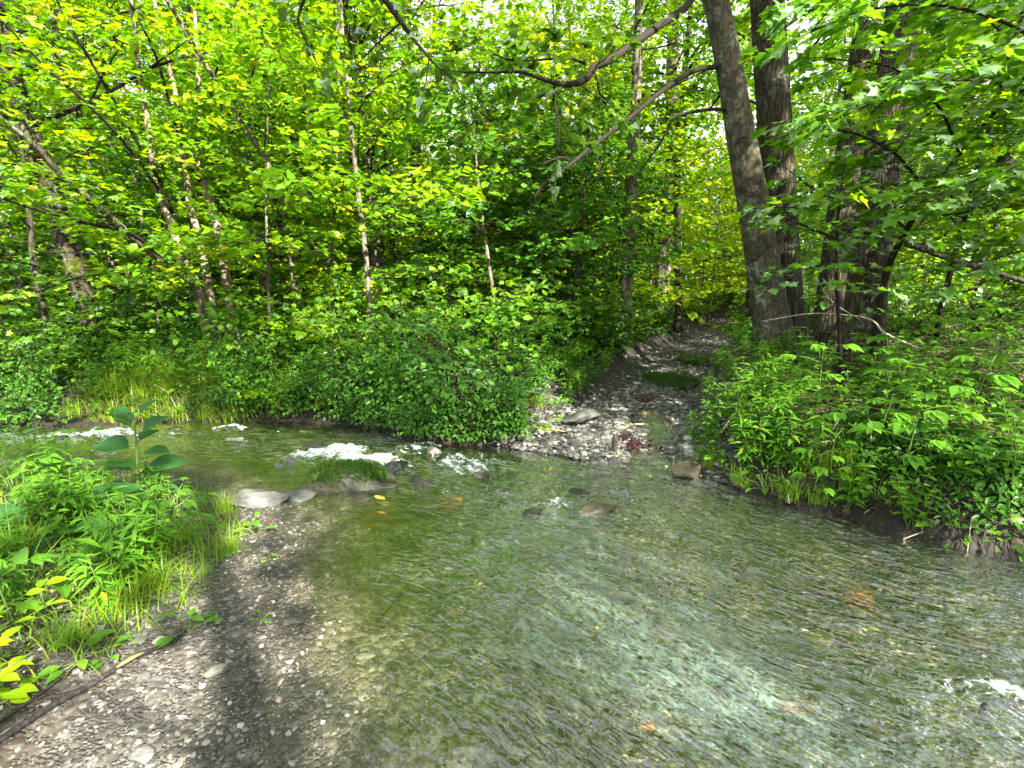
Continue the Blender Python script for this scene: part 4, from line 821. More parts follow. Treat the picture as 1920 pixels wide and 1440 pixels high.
shr = [  # px, Y, kind, scale, label
 (850, 5.75, 0, 1.15, 'big dark bush drooping over the water at the bank point'), (930, 6.3, 0, .9, 'dark green bush right behind the drooping bank bush'),
 (745, 6.4, 0, .9, 'dense bush on the bank left of the drooping bush'), (590, 6.35, 1, .62, 'small bright yellow-green bush hanging over the waterline'),
 (500, 7.0, 2, .8, 'shrub on the bank in front of the maple stems'), (650, 7.3, 2, .9, 'tall shrub behind the small bright bush'),
 (860, 7.4, 2, 1.1, 'tall maple-leaved shrub above the drooping bush'), (1000, 7.6, 3, 1.1, 'broad-leaved shrub left of the mossy log'),
 (1050, 9.2, 2, 1.1, 'shrub behind the fallen log'), (1130, 9.6, 0, .9, 'deep green shrub left of the dark track'), (1180, 11.5, 2, .8, 'shrub beside the shaggy trunk at the track'),
 (960, 9.4, 2, 1.2, 'large leafy shrub near the picture centre'), (1215, 14, 0, .9, 'low shrub where the track narrows'), (780, 9, 2, 1.2, 'leafy shrub among the centre-left trunks'),
 (380, 7.3, 0, .8, 'dark shrub at the foot of the many-stemmed maple'), (110, 7.6, 0, 1., 'shrub on the far-left bank'), (235, 6.9, 1, .55, 'low sunlit leafy bush in the far-left grass'), (310, 7.2, 4, .5, 'low yellow-green bush right of the far-left grass'), (175, 7.0, 1, .45, 'small leafy bush at the left of the far-left grass'), (30, 6.6, 2, .9, 'green shrub at the left edge across the stream'),
 (300, 9.5, 3, 1.3, 'maple-leaved shrub behind the bright far-left grass'), (180, 9.6, 2, 1.2, 'tall shrub far left behind the dark leaning trunk'), (560, 9.4, 2, 1.1, 'shrub at the foot of the birch'),
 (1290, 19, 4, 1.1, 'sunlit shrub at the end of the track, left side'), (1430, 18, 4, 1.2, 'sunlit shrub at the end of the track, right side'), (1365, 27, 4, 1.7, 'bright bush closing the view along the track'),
 (1700, 8.5, 2, 1., 'dark shrub on the slope behind the thick trunk'), (1850, 7.5, 0, .9, 'dark shrub high on the right slope'), (1780, 9.5, 2, 1.1, 'leafy shrub under the right slope trunks'), (1920, 9, 2, 1.2, 'shrub at the right edge of the slope'),
 (1500, 9.8, 2, 1.1, 'shrub in the gap behind the leaning pair of trunks'), (1430, 10.5, 3, 1.1, 'low shrub behind the base of the leaning tree'), (-60, 5.9, 0, 1., 'bush at the left margin over the stream'),
 (690, 6.05, 0, .6, 'low bush drooping to the waterline left of the big drooping one'), (960, 5.5, 0, .62, 'low bush at the gravel edge right of the drooping bush'), (790, 5.5, 1, .5, 'light fringe of leaves dipping into the water at the bank point'), (500, 6.25, 3, .6, 'leafy fringe hanging over the far waterline below the maple'), (420, 6.3, 0, .5, 'small dark bush at the far waterline'), (640, 6.2, 3, .5, 'small drooping bush between the bright one and the dark one'), (1300, 23, 1, 1.5, 'leafy bush closing the left of the far track'), (1410, 29, 4, 2.2, 'tall bright thicket at the very end of the track'), (1320, 30, 4, 2.4, 'pale green thicket at the end of the track, left part'), (1450, 26, 2, 2.2, 'green thicket behind the leaning pair of trunks')]
for px, Yd, k, s, lb in shr:
    d = ray(px, 650); x = d[0] / d[1] * Yd; copy_of(SH, sh_used, k, 'shrub', (x, Yd, hz(x, Yd) - .03), float(s), rand(0, 6.28), lb, 'shrub', 'shrubs under the trees', tilt=(.35 if Yd < 6.6 else 0, 0))

e_ = bpy.data.objects['mossy_rock']; n_ = 2200
def herb(kind):
    e = empty('herb'); stm, lv_ = MB(), MB()
    if kind == 'palmate':      # tall stem with tiers of hand-shaped leaves of five leaflets
        H = .5; p = limb_path(np.zeros(3), (.1, .05, 1), H, 6, .08); tube(stm, p, [.005, .003], 5); lm = L_FRESH
        for i in range(9):
            q = p[min(5, 2 + i // 2)]; a = i * 2.4; pd = np.array((math.cos(a), math.sin(a), .25)); e1 = q + pd * rand(.10, .22)
            tube(stm, np.array([q, (q + e1) / 2 + (0, 0, .01), e1]), [.002, .0015], 3, cap=False)
            an = a + np.linspace(-1.15, 1.15, 5); dd = np.stack([np.cos(an), np.sin(an), np.full(5, -.15)], -1)
            leaves(lv_, OVATE, np.repeat(e1[None], 5, 0), dd, np.array((0, 0, 1.)) + rng.normal(0, .15, (5, 3)), np.array([.075, .105, .13, .105, .075]) * rand(.8, 1.1), np.full(5, rand()))
    elif kind == 'tier':       # leafy upright stems, opposite ovate leaves
        for sidx in range(4):
            a0 = rand(0, 6.28); p = limb_path(np.array((rand(-.06, .06), rand(-.06, .06), 0)), (math.cos(a0) * .3, math.sin(a0) * .3, 1), rand(.35, .6), 9, .1); tube(stm, p, [.004, .002], 4)
            for j in range(2, 9):
                for s_ in (0, math.pi):
                    a = j * 1.57 + s_ + a0; l = .105 * (1 - .35 * (j / 9)) ; leaves(lv_, OVATE, p[j][None], np.array([(math.cos(a), math.sin(a), .1)]), np.array([(0, 0, 1.)]) + rng.normal(0, .2, (1, 3)), l)
    elif kind == 'lance':      # jewelweed / goldenrod: many narrow leaves
        for sidx in range(6):
            a0 = rand(0, 6.28); p = limb_path(np.array((rand(-.1, .1), rand(-.1, .1), 0)), (math.cos(a0) * .25, math.sin(a0) * .25, 1), rand(.35, .7), 12, .1); tube(stm, p, [.004, .002], 4)
            n_ = 34; t = rng.uniform(.15, 1, n_) * 10.9; i = t.astype(int); pos_ = p[i] + (p[i + 1] - p[i]) * (t - i)[:, None]; a = np.arange(n_) * 2.4
            leaves(lv_, LANCE, pos_, np.stack([np.cos(a), np.sin(a), rng.uniform(-.1, .5, n_)], -1), np.array((0, 0, 1.)) + rng.normal(0, .2, (n_, 3)), rng.uniform(.08, .15, n_))
    elif kind == 'broad':      # low bunch of broad leaves on stalks
        for i in range(14):
            a = i * 2.4; l = rand(.08, .24); q = np.array((math.cos(a) * l, math.sin(a) * l, rand(.08, .26))); tube(stm, np.array([(0, 0, 0), q * (.4, .4, .75), q]), [.003, .002], 3, cap=False)
            leaves(lv_, OVATE, q[None], np.array([(math.cos(a), math.sin(a), -.1)]), np.array([(0, 0, 1.)]) + rng.normal(0, .25, (1, 3)), rand(.08, .13))
    elif kind == 'seedling':
        for i in range(6):
            a = i * 2.4; l = rand(.02, .06); q = np.array((math.cos(a) * l, math.sin(a) * l, rand(.03, .09))); tube(stm, np.array([(0, 0, 0), q * (.4, .4, .75), q]), [.0025, .0015], 3, cap=False)
            leaves(lv_, OVATE, q[None], np.array([(math.cos(a), math.sin(a), .2)]), np.array([(0, 0, 1.)]) + rng.normal(0, .3, (1, 3)), rand(.05, .08))
    elif kind == 'tuft':
        n_ = 90; blades(lv_, rng.normal(0, .05, n_), rng.normal(0, .05, n_), np.zeros(n_), rng.uniform(.15, .38, n_), .0035, 1.3)
    if stm.n: stm.build('stems', B_STEM, e)
    lv_.build('leaves', L_GRASS if kind == 'tuft' else L_FRESH, e); return e
def blades(mb, x, y, z, L, w_, bend=.7, r=None):
    n_ = len(x); a = rng.uniform(0, 6.28, n_); be = rng.uniform(.15, bend, n_) * L; K = 5
    t = np.linspace(0, 1, K); d = np.stack([np.cos(a), np.sin(a)], -1); s_ = np.stack([-np.sin(a), np.cos(a)], -1)
    hx = be[:, None] * (.35 * t + .65 * t ** 2); hzz = L[:, None] * (t - .3 * t ** 2.5 * (be / L)[:, None] * 1.6); ww = w_ * (1 - t ** 1.5) + .0004
    C = np.stack([x[:, None] + d[:, :1] * hx, y[:, None] + d[:, 1:] * hx, z[:, None] + hzz], -1)
    off = np.stack([s_[:, :1] * ww, s_[:, 1:] * ww, 0 * ww[None] + np.zeros((n_, 1))], -1)
    V = np.stack([C + off, C - off], 2).reshape(n_, K * 2, 3)
    f = np.array([(2 * i, 2 * i + 1, 2 * i + 3, 2 * i + 2) for i in range(K - 1)])
    mb.add(V.reshape(-1, 3), (f[None] + (np.arange(n_) * 2 * K)[:, None, None]).reshape(-1, 4), np.repeat(rng.random(n_) if r is None else r, 2 * K))
mb = MB(); q_ = rng.uniform(-1, 1, (n_, 2)); q_ = q_[np.hypot(q_[:, 0], q_[:, 1]) < .92]; n_ = len(q_)
blades(mb, q_[:, 0] * .36, q_[:, 1] * .16, .17 * np.sqrt(1 - (q_ ** 2).sum(1)) - .02, rng.uniform(.04, .10, n_), .0035, 2.2); mb.build('hair_moss', L_DARK, e_)
KN = ['palmate', 'tier', 'lance', 'broad', 'seedling', 'tuft', 'palmate', 'tier']
HB = [herb(k) for k in KN]; hb_used = set()
KD = {'palmate': 'hand-leaved plant', 'tier': 'leafy upright plant', 'lance': 'clump of tall narrow-leaved weeds', 'broad': 'low broad-leaved plant', 'seedling': 'small seedling', 'tuft': 'grass tuft'}
def put_herb(k, x, y, s, label, group, name=None, tilt=(0, 0)):
    nm = {'palmate': 'bank_plant', 'tier': 'bank_plant', 'lance': 'weed_clump', 'broad': 'broadleaf_plant', 'seedling': 'seedling', 'tuft': 'grass_tuft'}[KN[k]]
    o = copy_of(HB, hb_used, k, name or nm, (x, y, hz(x, y) - .01), float(s), rand(0, 6.28), label, 'grass' if KN[k] == 'tuft' else 'plant', group, tilt)
    ROWS.setdefault(group, []).append((to_px((x, y, .3))[0], o, label)); return o
# right bank
def band(px0, px1, py0, py1, n, kinds, group, smin=.8, smax=1.3, mind=.16):
    got = []; k = 0
    while len(got) < n and k < n * 40:
        k += 1; px, py = rand(px0, px1), rand(py0, py1); p = G(px, py)
        if p[2] < .03 or any((p[0] - a) ** 2 + (p[1] - b_) ** 2 < mind ** 2 for a, b_ in got): continue
        if seg_dist([p[0]], [p[1]], TRACK)[0][0] < .75: continue
        got.append((p[0], p[1])); kk = kinds[int(rand(0, len(kinds)))]; put_herb(kk, p[0], p[1], rand(smin, smax), KD[KN[kk]], group)
band(1490, 1920, 720, 1000, 42, [0, 6, 1, 7, 1], 'leafy plants on the right bank', .75, 1.2, .2)
band(1310, 1500, 650, 900, 34, [2, 2, 2, 3, 1], 'weeds along the right edge of the track', .6, .95, .17)
band(1310, 1700, 860, 960, 16, [5, 5, 3, 1], 'grass and small plants at the foot of the right bank', .5, .9, .14)
band(1600, 1920, 640, 760, 26, [0, 3, 6, 3], 'plants in the leaf litter of the right slope', .8, 1.3, .3)
band(1000, 1150, 680, 790, 14, [3, 1, 2], 'plants along the left edge of the track', .6, 1., .2)
band(960, 1060, 760, 820, 6, [5, 3], 'small plants at the gravel edge below the bush', .5, .8, .15)
band(120, 560, 690, 790, 26, [2, 5, 3, 1, 2], 'plants along the far bank', .7, 1.1, .3)
x = rand(-5.3, -3.4, 5000); y = rand(5.85, 7.6, 5000) + .0; mbg = MB(); a = ~inside(x, y, WATER); x, y = x[a], y[a]; blades(mbg, x, y, height(x, y) - .01, rng.uniform(.06, .42, len(x)) * (.3 + 1.3 * vnoise(x, y, 2.3)), .004, 1.6); tag(mbg.build('bright_grass', L_GRASS), 'sunlit yellow grass clump on the far-left bank', 'grass', kind='stuff')

# near-left grassy bank
x = rand(-5.5, -1.2, 16000); y = rand(1.2, 4.6, 16000); ins_ = inside(x, y, WATER); dn_ = seg_dist(x, y, NEAR_B)[0]
dens_ = fbm(x, y, 1.6, 3); edge = np.interp(y, [1.2, 1.9, 2.3, 3, 4], [1.15, .55, .3, .1, .03])
a = (~ins_) & (dn_ > edge + .1 * dens_) & (dens_ > rng.uniform(-.25, .15, len(x))) ; x, y = x[a], y[a]
mb = MB(); blades(mb, x, y, height(x, y) - .01, rng.uniform(.05, .24, len(x)) * (1 + dens_[a]), .0026, 1.5); o = mb.build('grass', L_GRASS); tag(o, 'bright green grass covering the near-left bank', 'grass', kind='stuff')
x = rand(-8, 0, 16000); y = rand(5.6, 9.5, 16000); a = (~inside(x, y, WATER)) & (fbm(x, y, .9, 3) > -.02) & (x < -2.2); x, y = x[a], y[a]
mb = MB(); blades(mb, x, y, height(x, y) - .01, rng.uniform(.12, .42, len(x)), .004, 1.3); o = mb.build('grass', L_GRASS); tag(o, 'tall yellow-green grass on the sunlit far-left bank', 'grass', kind='stuff')
for px, py, k, s, lb in [(40, 960, 3, 1.5, 'broad-leaved plant at the left edge by the water'), (60, 900, 1, 1.2, 'light green leafy plant at the far left shore'), (130, 915, 1, 1.1, 'upright light green plant behind the big rosette'),
     (330, 960, 3, .9, 'round-leaved plant at the outer end of the grassy bank'), (310, 1000, 3, 1.1, 'low clover-like plant in the middle of the grassy bank'), (235, 1030, 3, 1., 'broadleaf plant in front of the dock plant'),
     (160, 1090, 2, .5, 'narrow-leaved weed in the near grass'), (60, 1120, 3, 1.2, 'yellow-green broadleaf plant in the left foreground'), (225, 1150, 5, .8, 'bright grass tuft at the gravel edge'),
     (290, 1110, 5, .8, 'lit yellow grass tuft by the sunlit gravel patch'), (340, 1020, 5, .7, 'grass tuft beside the clover-like plant'), (430, 1040, 5, .5, 'sparse grass tuft at the tip of the gravel'),
     (420, 960, 5, .6, 'grass tuft near the pale grey boulder'), (475, 1000, 4, 1.3, 'lone dark green seedling on the gravel beside the grey boulder'), (355, 1190, 4, 1.3, 'lone seedling with one tall leaf at the tip of the stick'),
     (505, 1050, 4, .5, 'tiny seedling in the wet gravel'), (208, 1235, 4, .8, 'small seedling on the gravel above the broken stick'), (150, 1250, 4, 1.2, 'small bunch of seedlings beside the thin stick'), (130, 1210, 5, .6, 'short grass tuft near the bottom-left leaves'),
     (490, 1165, 4, .5, 'single tiny sprout on the gravel right of the sunlit patch'), (30, 1050, 5, 1.1, 'long-bladed grass tuft at the left edge'), (100, 1010, 2, .6, 'spindly weed before the big rosette')]:
    p = G(px, py); put_herb(k, p[0], p[1], s, lb, 'plants on the near-left bank')
n0 = 0
for i in range(400):
    px, py = rand(10, 420), rand(890, 1180); p = G(px, py)
    if n0 >= 30 or p[2] < .05 or p[0] > -1.5 or (p[1] < 2.2 and p[0] > -2.): continue
    k = [3, 3, 1, 2, 0][int(rand(0, 5))]; n0 += 1; put_herb(k, p[0], p[1], rand(.45, .8), KD[KN[k]], 'small plants in the near-left grass')
# tall dock plant
def dock():
    b0 = G(258, 950); e = empty('dock_plant', tuple(b0)); s_, l_ = MB(), MB()
    tops = W(252, 790, b0[1]) - b0; p = spline([(0, 0, -.02), tops * .5 + (.01, 0, 0), tops], 16); tube(s_, p, [.012, .009, .005], 7)
    for i, (f, a, L) in enumerate([(.18, .1, .24), (.25, 3.4, .22), (.42, 2.9, .27), (.45, .35, .27), (.62, -.2, .2), (.7, 3.3, .22), (.86, .6, .17), (.9, 2.6, .2), (.97, 4.4, .15), (1., 1.2, .14), (1., 3., .1), (.33, 1.4, .2), (.55, 4.6, .2), (.78, 1.5, .18), (.1, 5.5, .2)]):
        q = p[int(f * 15)]; dd = np.array((math.cos(a), math.sin(a) * .8, .35 if f < .8 else .9)); qq = q + dd * .05; tube(s_, np.array([q, qq]), [.004, .003], 4, cap=False)
        leaves(l_, BIG, qq[None], dd[None], np.array([(0, -.25, 1.)]) + rng.normal(0, .15, (1, 3)), L * 1.0)
    p2 = spline([(.05, .02, 0), (.07, .02, .2), (.09, .0, .36)], 8); tube(s_, p2, [.006, .003], 5)
    n_ = 26; t = rng.uniform(.2, .99, n_) * 7; i = t.astype(int); a = np.arange(n_) * 2.4; leaves(l_, LANCE, p2[np.minimum(i, 7)], np.stack([np.cos(a), np.sin(a), np.full(n_, .3)], -1), np.tile((0, 0, 1.), (n_, 1)), .07)
    s_.build('stem', B_STEM, e, smooth=True); l_.build('leaves', L_BLUE, e, smooth=True); tag(e, 'tall dock plant with big blue-green leaves standing on the grassy bank', 'plant')
dock()
def burdock(px, py, sc_, label, angs):
    b0 = G(px, py); e = empty('burdock_plant', tuple(b0)); s_, l_ = MB(), MB()
    for a, L, up_ in angs:
        dd = np.array((math.cos(a), math.sin(a), up_)); q = dd * .12 * sc_; tube(s_, np.array([(0, 0, 0), q * (.6, .6, 1.1), q]), [.007, .005], 6, cap=False)
        leaves(l_, BIG, q[None], np.array([(math.cos(a), math.sin(a), up_ * .35)]), np.array([(0, -.3, 1.)]), L * sc_)
    s_.build('stalks', B_STEM, e); l_.build('leaves', L_BLUE, e, smooth=True); tag(e, label, 'plant')
burdock(105, 1010, 1., 'burdock rosette with very large grey-green leaves at the left', [(3.2, .34, .8), (2.2, .28, .9), (.9, .34, 1.1), (4.2, .25, .5), (-.2, .26, .7), (5.2, .2, .6)])
burdock(225, 1010, .7, 'smaller burdock rosette between the big rosette and the clover-like plant', [(3.4, .26, .7), (1.9, .3, 1.), (.3, .28, .7), (5., .24, .5)])
# lime sapling leaning in at the lower left corner
def lime():
    b0 = np.array((-2.15, 1.25, hz(-2.15, 1.25))); e = empty('lime_green_sapling', tuple(b0)); s_, l_ = MB(), MB()
    for tgt in [(20, 1140, 1.75), (25, 1190, 1.7), (40, 1240, 1.65), (50, 1285, 1.62), (20, 1310, 1.6), (95, 1090, 2.), (100, 1130, 1.95), (5, 1270, 1.55)]:
        q = W(*tgt) - b0; p = spline([(0, 0, 0), q * (.5, .5, .9), q], 9); tube(s_, p, [.004, .0015], 4, cap=False)
        n_ = 11; t = rng.uniform(.45, 1, n_) * 8; i = np.minimum(t.astype(int), 7); pos_ = p[i] + (p[i + 1] - p[i]) * (t - i)[:, None]; sg = np.where(np.arange(n_) % 2, 1., -1.)
        d = nrm(q); sd_ = nrm(np.cross(d, (0, 0, 1.))); leaves(l_, OVATE, pos_, d[None] + sd_[None] * sg[:, None] * .9, np.array((0, -.2, 1.)) + rng.normal(0, .2, (n_, 3)), rng.uniform(.055, .085, n_))
    s_.build('stems', B_STEM, e); l_.build('leaves', L_LIME, e, smooth=True); tag(e, 'lime-yellow leafy sapling leaning in at the lower left corner', 'sapling')
lime()
# purple weed, moss hummock
for px, py, r_, lb in [(1210, 752, .16, 'small purple-red weed patch uphill on the track'), (1203, 842, .2, 'purple-red weed patch at the track mouth'), (1178, 826, .12, 'little reddish weed patch beside the larger purple one')]:
    c = G(px, py); n_ = 120; a = rng.uniform(0, 6.28, n_); q = r_ * np.sqrt(rng.random(n_)); xx = c[0] + np.cos(a) * q; yy = c[1] + np.sin(a) * q * .8
    mb = MB(); leaves(mb, OVATE, np.stack([xx, yy, height(xx, yy) + rng.uniform(.0, .06, n_)], -1), randdir(n_) + (0, 0, .5), randdir(n_) + (0, 0, 1), .035)
    tag(mb.build('purple_weed', L_PURPLE, origin=c), lb, 'plant')
for px, py, w_, lb in [(1255, 715, .42, 'grassy moss hummock in the middle of the track'), (1300, 680, .3, 'small mossy hump further up the track')]:
    c = G(px, py); n_ = 4000; a = rng.uniform(0, 6.28, n_); q = np.sqrt(rng.random(n_)); q = np.clip(q * (1 + .35 * np.sin(a * 3 + 1) + .2 * np.sin(a * 7)), 0, .999); xx = np.cos(a) * q * w_; yy = np.sin(a) * q * w_ * 1.5
    e = empty('moss_hummock', tuple(c)); mb = MB(); v = ICO3[0] * (w_, w_ * 1.5, .06); v = v * (1 + .5 * fbm(v[:, 0] * 5, v[:, 1] * 5, 1., 3))[:, None]; mb.add(v, ICO3[1]); mb.build('mound', S_MOSS, e, smooth=True)
    mb = MB(); blades(mb, xx, yy, .05 * np.sqrt(1 - q ** 2) - .01, rng.uniform(.02, .15, n_) * (.4 + 1.2 * vnoise(xx, yy, 9)), .003, 1.8); mb.build('blades', L_DARK, e); tag(e, lb, 'moss')

# ------------------------------------------------------------------ wood lying about
def stick(name, pts, radii, material, label, cat='stick', sides=8, extra=None, world=False, rough=.15):
    p = spline(pts if world else [G(*q) + (0, 0, .012) for q in pts], 30); b0 = p[0].copy(); e = empty(name, tuple(b0)); mb = MB(); tube(mb, p - b0, radii, sides, rough)
    mb.build('shaft', material, e, smooth=True)
    if extra: extra(e, p - b0)
    tag(e, label, cat); return e
def split_face(e, p):
    mb = MB(); q = p[15:20] + (0.006, -.004, .008); tube(mb, q, [.002, .008, .006, .002], 6); mb.build('splintered_wood', M_SPLIT, e)
stick('fallen_stick', [(-30, 1420), (90, 1340), (170, 1290), (250, 1240), (310, 1215), (352, 1188)], [.012, .012, .010, .009, .004], B_STICK, 'long dark wet stick with an orange splintered break on the gravel', extra=split_face)
stick('thin_stick', [(-20, 1372), (60, 1325), (120, 1275), (165, 1240)], [.007, .006, .003], B_STICK, 'thin dark twig lying above the long broken stick')
stick('bleached_twig', [W(1690, 1012, 3.05), W(1750, 990, 3.1), W(1808, 968, 3.15)], [.004, .003], B_DEAD, 'bleached bare twig slanting over the water under the right bank', world=True)
stick('bleached_twig', [W(1822, 968, 3.0), W(1818, 1000, 2.95), W(1814, 1034, 2.9)], [.003, .002], B_DEAD, 'short pale twig hanging straight down from the right bank', world=True)
stick('bleached_twig', [W(1620, 1022 - 60, 3.3), W(1660, 935, 3.4), W(1700, 900, 3.5)], [.003, .0015], B_DEAD, 'crooked grey twig at the foot of the right bank', world=True)
stick('wood_chip', [W(1352, 812, 4.5), W(1372, 782, 4.6)], [.012, .014, .006], B_DEAD, 'white splinter of wood leaning in the weeds beside the track', world=True, sides=5)
stick('dead_branch', [W(1720, 652, 5.0), W(1660, 625, 5.0), W(1637, 602, 5.0), W(1600, 592, 5.0), W(1520, 588, 5.0), W(1430, 602, 5.0)], [.012, .010, .006, .003], B_DEAD, 'thin dead grey branch bowed across the right-hand trunks', 'branch', world=True)
stick('dead_branch', [W(1610, 598, 5.0), W(1560, 565, 5.1), W(1530, 520, 5.2)], [.004, .002], B_DEAD, 'fine dead twig rising left from the bowed grey branch', 'branch', world=True)
stick('fallen_branch', [W(590, 668, 6.9), W(640, 656, 7.0), W(678, 664, 7.1), (W(690, 690, 7.1))], [.018, .02, .012], B_DEAD, 'pale curved dead branch lying in the far bank shrubs', 'branch', world=True)
stick('fallen_log', [W(900, 668, 8.2), W(985, 664, 8.2), W(1085, 662, 8.3)], [.09, .10, .10], B_GREY, 'short grey fallen log lying behind the bush left of the track', 'log', sides=20, world=True)
stick('fallen_branch', [W(1700, 455, 7.0), W(1800, 490, 7.2), W(1960, 540, 7.4)], [.05, .045, .03], B_DARK, 'dark fallen branch leaning across the right slope', 'branch', world=True)
stick('drowned_twig', [P0(705, 1168, -.01), P0(735, 1135, -.01), P0(752, 1112, -.005)], [.003, .004, .008], B_STICK, 'small dark twig lying in the shallow water left of centre', world=True)
stick('drowned_twig', [P0(1345, 795, .03), (P0(1190, 795, .04) + P0(1240, 797, .04)) / 2, P0(1190, 795, .04)][1:], [.012, .008], B_DEAD, 'pale stick lying in the wet gravel of the track mouth', world=True)
for i in range(9):
    p = W(rand(1010, 1060), rand(775, 800), 5.2); a = rand(-.5, .5); d = np.array((math.cos(a), .2, rand(-.3, .1))) * rand(.15, .3)
    e = empty('dry_twig', tuple(p)); z0 = hz(p[0], p[1]) + .03; e.location.z = z0; mb = MB(); tube(mb, np.array([-d, d * .1 + (0, 0, .02), d]), [.002, .004], 5); mb.build('shaft', M_SPLIT if i % 3 == 0 else B_TWIG, e); tag(e, 'reddish dry twig in the little pile at the bush foot', 'twig', 'pile of dry twigs by the gravel')
for i, (px, Yd) in enumerate([(330, 6.1), (560, 6.3), (700, 5.9), (1010, 5.3), (1560, 3.9), (1640, 3.6), (1500, 4.1), (1420, 4.3)]):
    d = ray(px, 760); x = d[0] / d[1] * Yd; z = hz(x, Yd); a = rand(-1, 1)
    p_ = np.array((x, Yd, z)); stick('bare_twig', [p_, p_ + (a * .15, -.1, .22), p_ + (a * .45, -.25, .30 + .1 * rand())], [.005, .004, .0015], B_DEAD, ('bare bent stem at the far left waterline', 'bare stem beside the small bright bush', 'bare stem poking from the drooping bushes', 'bare stem at the left edge of the gravel', 'bare stem low on the right bank, middle one', 'bare stem low on the right bank, nearest one', 'bare stem low on the right bank, third from the viewer', 'bare stem low on the right bank, by the track corner')[i], 'twig', world=True, sides=5)
# drifting and sunk leaves
for i, (px, py, mt_, lb) in enumerate([(858, 1143, M_LEAFO, 'orange leaf under the shallow water in the near middle'), (1115, 1175, M_LEAFY, 'yellow leaf by a rounded stone on the bed'), (1510, 1140, M_LEAFO, 'orange-yellow leaf in the water under the right bank'), (1225, 1362, M_LEAFO, 'pale orange leaf at the bottom middle of the stream'), (900, 1092, M_LEAFY, 'yellow-green leaf on the bed left of the green ripples'), (1295, 935, M_LEAFY, 'pale leaf in the water below the gravel mouth'), (1896, 970, L_LIME, 'single lime-yellow leaf against the dark right bank')]):
    p = P0(px, py, -.012) if i < 6 else W(px, py, 2.75); mb = MB(); leaves(mb, MAPLE, np.zeros((1, 3)), np.array([(rand(-1, 1), rand(-1, 1), 0)]), np.array([(0, 0, 1.)]) if i < 6 else np.array([(-.2, -.8, .6)]), .075 if i == 6 else .055)
    o = mb.build('fallen_leaf' if i < 6 else 'hanging_leaf', mt_); o.location = p; tag(o, lb, 'leaf')

# ------------------------------------------------------------------ undergrowth and far wood as masses
def carpet(name, n, xr_, yr_, cond, tpl, size, hmax, lm, label, zpow=1.):
    x = rand(*xr_, n); y = rand(*yr_, n); a = (~inside(x, y, WATER)) & (seg_dist(x, y, TRACK)[0] > .95) & cond(x, y); x, y = x[a], y[a]; n_ = len(x)
    z = height(x, y) + hmax * rng.random(n_) ** zpow * (.6 + 1.2 * vnoise(x, y, 1.3)); d = randdir(n_) * (1, 1, .4)
    mb = MB(); leaves(mb, tpl, np.stack([x, y, z], -1), d, np.array((0, 0, 1.)) + rng.normal(0, .4, (n_, 3)), rng.uniform(.6, 1.2, n_) * size)
    tag(mb.build(name, lm), label, 'undergrowth', kind='stuff')
carpet('undergrowth', 110000, (-15, 9), (5.2, 20), lambda x, y: (seg_dist(x, y, FAR_B)[0] > .05) & (y > 4.9) & (x < 1.0 + (y - 4.5) * .5) & (vnoise(x, y, 1.1) > .36), OVM, .075, .5, L_DEEP, 'low mixed green undergrowth covering the far bank')
def fringe(name, n, edge_, lo, hi, lm, size, label, cond):
    i = rng.integers(0, len(edge_) - 1, n); e0 = np.array(edge_); f = rng.random((n, 1)); p = e0[i] + (e0[i + 1] - e0[i]) * f + rng.normal(0, .13, (n, 2)); p = p[cond(p[:, 0], p[:, 1])]; n = len(p)
    z = np.maximum(height(p[:, 0], p[:, 1]), 0) + lo + (hi - lo) * rng.random(n) ** 1.5 * (.4 + 1.2 * vnoise(p[:, 0], p[:, 1], 2.5)); k = vnoise(p[:, 0], p[:, 1], 2.1) > .42
    mb = MB(); p, z = p[k], z[k]; n = len(p); leaves(mb, OVM, np.stack([p[:, 0], p[:, 1], z], -1), randdir(n) * (1, 1, .4) - (0, .2, .5), np.array((0, -.4, 1.)) + rng.normal(0, .5, (n, 3)), rng.uniform(.6, 1.2, n) * size)
    tag(mb.build(name, lm), label, 'undergrowth', kind='stuff')
eF = [tuple(q) for q in spline(FAR_B[2:-1], 120)]; eR = [tuple(q) for q in spline(RIGHT_B[:8], 80)]
fringe('far_bank_fringe', 15000, [(a_, b_ + .18) for a_, b_ in eF], .10, .6, L_DEEP, .055, 'leafy fringe hanging over the far waterline', lambda x, y: (x > -9) & (x < .15) & ((x < -5.1) | (x > -3.7)))
fringe('right_bank_fringe', 12000, [(a_ + .3, b_ + .25) for a_, b_ in eR], .02, .22, L_DEEP, .05, 'small dark leaves clothing the edge of the right bank', lambda x, y: x > 1.7)
carpet('broadleaf_undergrowth', 26000, (-12, 8), (5.3, 15), lambda x, y: (seg_dist(x, y, FAR_B)[0] > .12) & (y > 4.9) & (x < 1.0 + (y - 4.5) * .5) & (vnoise(x, y, .8) > .45), MID, .10, .75, L_FRESH, 'patches of lighter broad leaves among the far bank undergrowth')
carpet('distant_undergrowth', 60000, (-34, 36), (15, 34), lambda x, y: vnoise(x, y, .7) > .3, FAR, .2, 1.1, L_MAPLE, 'green undergrowth deep under the trees')
carpet('slope_cover', 12000, (1.7, 16), (3, 17), lambda x, y: (x > 1.2 + (y - 4.5) * .5) & (vnoise(x, y, 1.6) > .52), OVM, .09, .22, L_DEEP, 'patchy low leaves over the litter of the right slope')
carpet('bank_cover', 9000, (1.4, 6), (2.6, 6), lambda x, y: (x > 1.0 + (y - 4.5) * .5) & (seg_dist(x, y, RIGHT_B)[0] < 1.6) & (vnoise(x, y, 3) > .4), OVM, .05, .16, L_FRESH, 'small leaves covering the lip of the right bank')
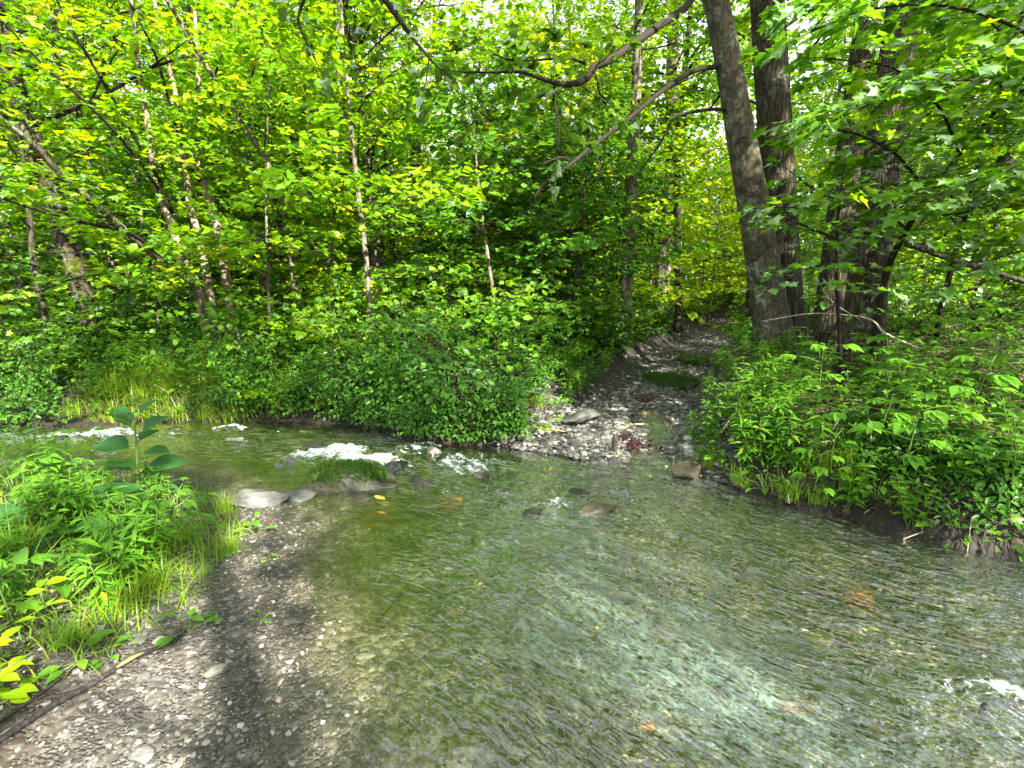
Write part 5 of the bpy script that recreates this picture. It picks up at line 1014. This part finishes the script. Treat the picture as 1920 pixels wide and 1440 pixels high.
x = rand(1.7, 12, 9000); y = rand(3, 12, 9000); a = (~inside(x, y, WATER)) & (seg_dist(x, y, TRACK)[0] > 1.1) & (x > 1.4 + (y - 4.5) * .5); x, y = x[a], y[a]; n_ = len(x)
M_LIT = stone_mat('leaf_litter', [(0, (.03, .02, .012)), (.5, (.10, .065, .04)), (.85, (.20, .145, .10)), (1, (.38, .31, .24))], .7)
mb = MB(); leaves(mb, OVM, np.stack([x, y, height(x, y) + .012], -1), randdir(n_) * (1, 1, .15), np.array((0, 0, 1.)) + rng.normal(0, .3, (n_, 3)), .08); tag(mb.build('leaf_litter', M_LIT), 'brown dead leaves strewn over the right slope', 'leaf litter', kind='stuff')
# far wood
n_ = 300000; Yf = 27 + 26 * rng.random(n_) ** 1.2; xf = rng.uniform(-1.3, 1.3, n_) * Yf; zf = rng.uniform(0, 1, n_) ** 1.25 * 17
cl = vnoise(xf, zf * .8 + Yf * .3, .55) + .4 * vnoise(xf + 30, zf, 1.6); pxf = 960 + F * xf / Yf; zf = zf + .012 * Yf
thin = np.where((pxf > 760) & (pxf < 1150), ss(zf, 4.5, 10) * .6, 0.) + ss(zf, 10, 17) * .3
a = (cl > .42 + .2 * ss(zf, 3, 8) + thin) & (seg_dist(xf, Yf, TRACK)[0] > 1.2 * (zf < 4) * (Yf < 33)); xf, Yf, zf = xf[a], Yf[a], zf[a]; n_ = len(xf)
mb = MB(); leaves(mb, FAR, np.stack([xf, Yf, zf + .7], -1), randdir(n_) * (1, 1, .4), np.array((0, -.2, 1.)) + rng.normal(0, .45, (n_, 3)), rng.uniform(.22, .42, n_))
tag(mb.build('far_wood', L_MAPLE), 'mass of far-off green foliage filling the back of the wood', 'woods', kind='stuff')
mb = MB()
for i in range(120):
    y_ = rand(28, 55); x_ = rand(-1.25, 1.25) * y_
    if seg_dist([x_], [y_], TRACK)[0][0] < 1.6: continue
    l_ = rand(-.06, .06); z_ = np.linspace(0, 16, 5); tube(mb, np.stack([x_ + l_ * z_, y_ + 0 * z_, z_], -1), [.16, .12, .05], 6, cap=False)
tag(mb.build('far_trunks', B_GREY), 'distant thin trunks deep in the wood', 'woods', kind='stuff')

# ------------------------------------------------------------------ labels that single out each repeat
ORD = ['first', 'second', 'third', 'fourth', 'fifth', 'sixth', 'seventh', 'eighth', 'ninth', 'tenth'] + ['%dth' % i if i % 10 not in (1, 2, 3) or i in (11, 12, 13) else '%d%s' % (i, {1: 'st', 2: 'nd', 3: 'rd'}[i % 10]) for i in range(11, 120)]
WHERE = {'small plants in the near-left grass': 'in the near-left grass', 'background trees of the wood': 'in the back rows', 'saplings under the trees': 'among the saplings', 'leafy plants on the right bank': 'on the right bank',
         'weeds along the right edge of the track': 'along the right track edge', 'grass and small plants at the foot of the right bank': 'at the right bank foot', 'plants in the leaf litter of the right slope': 'in the right slope litter',
         'plants along the left edge of the track': 'along the left track edge', 'small plants at the gravel edge below the bush': 'at the gravel edge', 'plants along the far bank': 'along the far bank'}
for g_, wh in WHERE.items():
    rows = sorted(ROWS.get(g_, []), key=lambda r: r[0])
    for i, (_, o, d_) in enumerate(rows): o['label'] = f'{d_}, {ORD[i]} from the left {wh}'
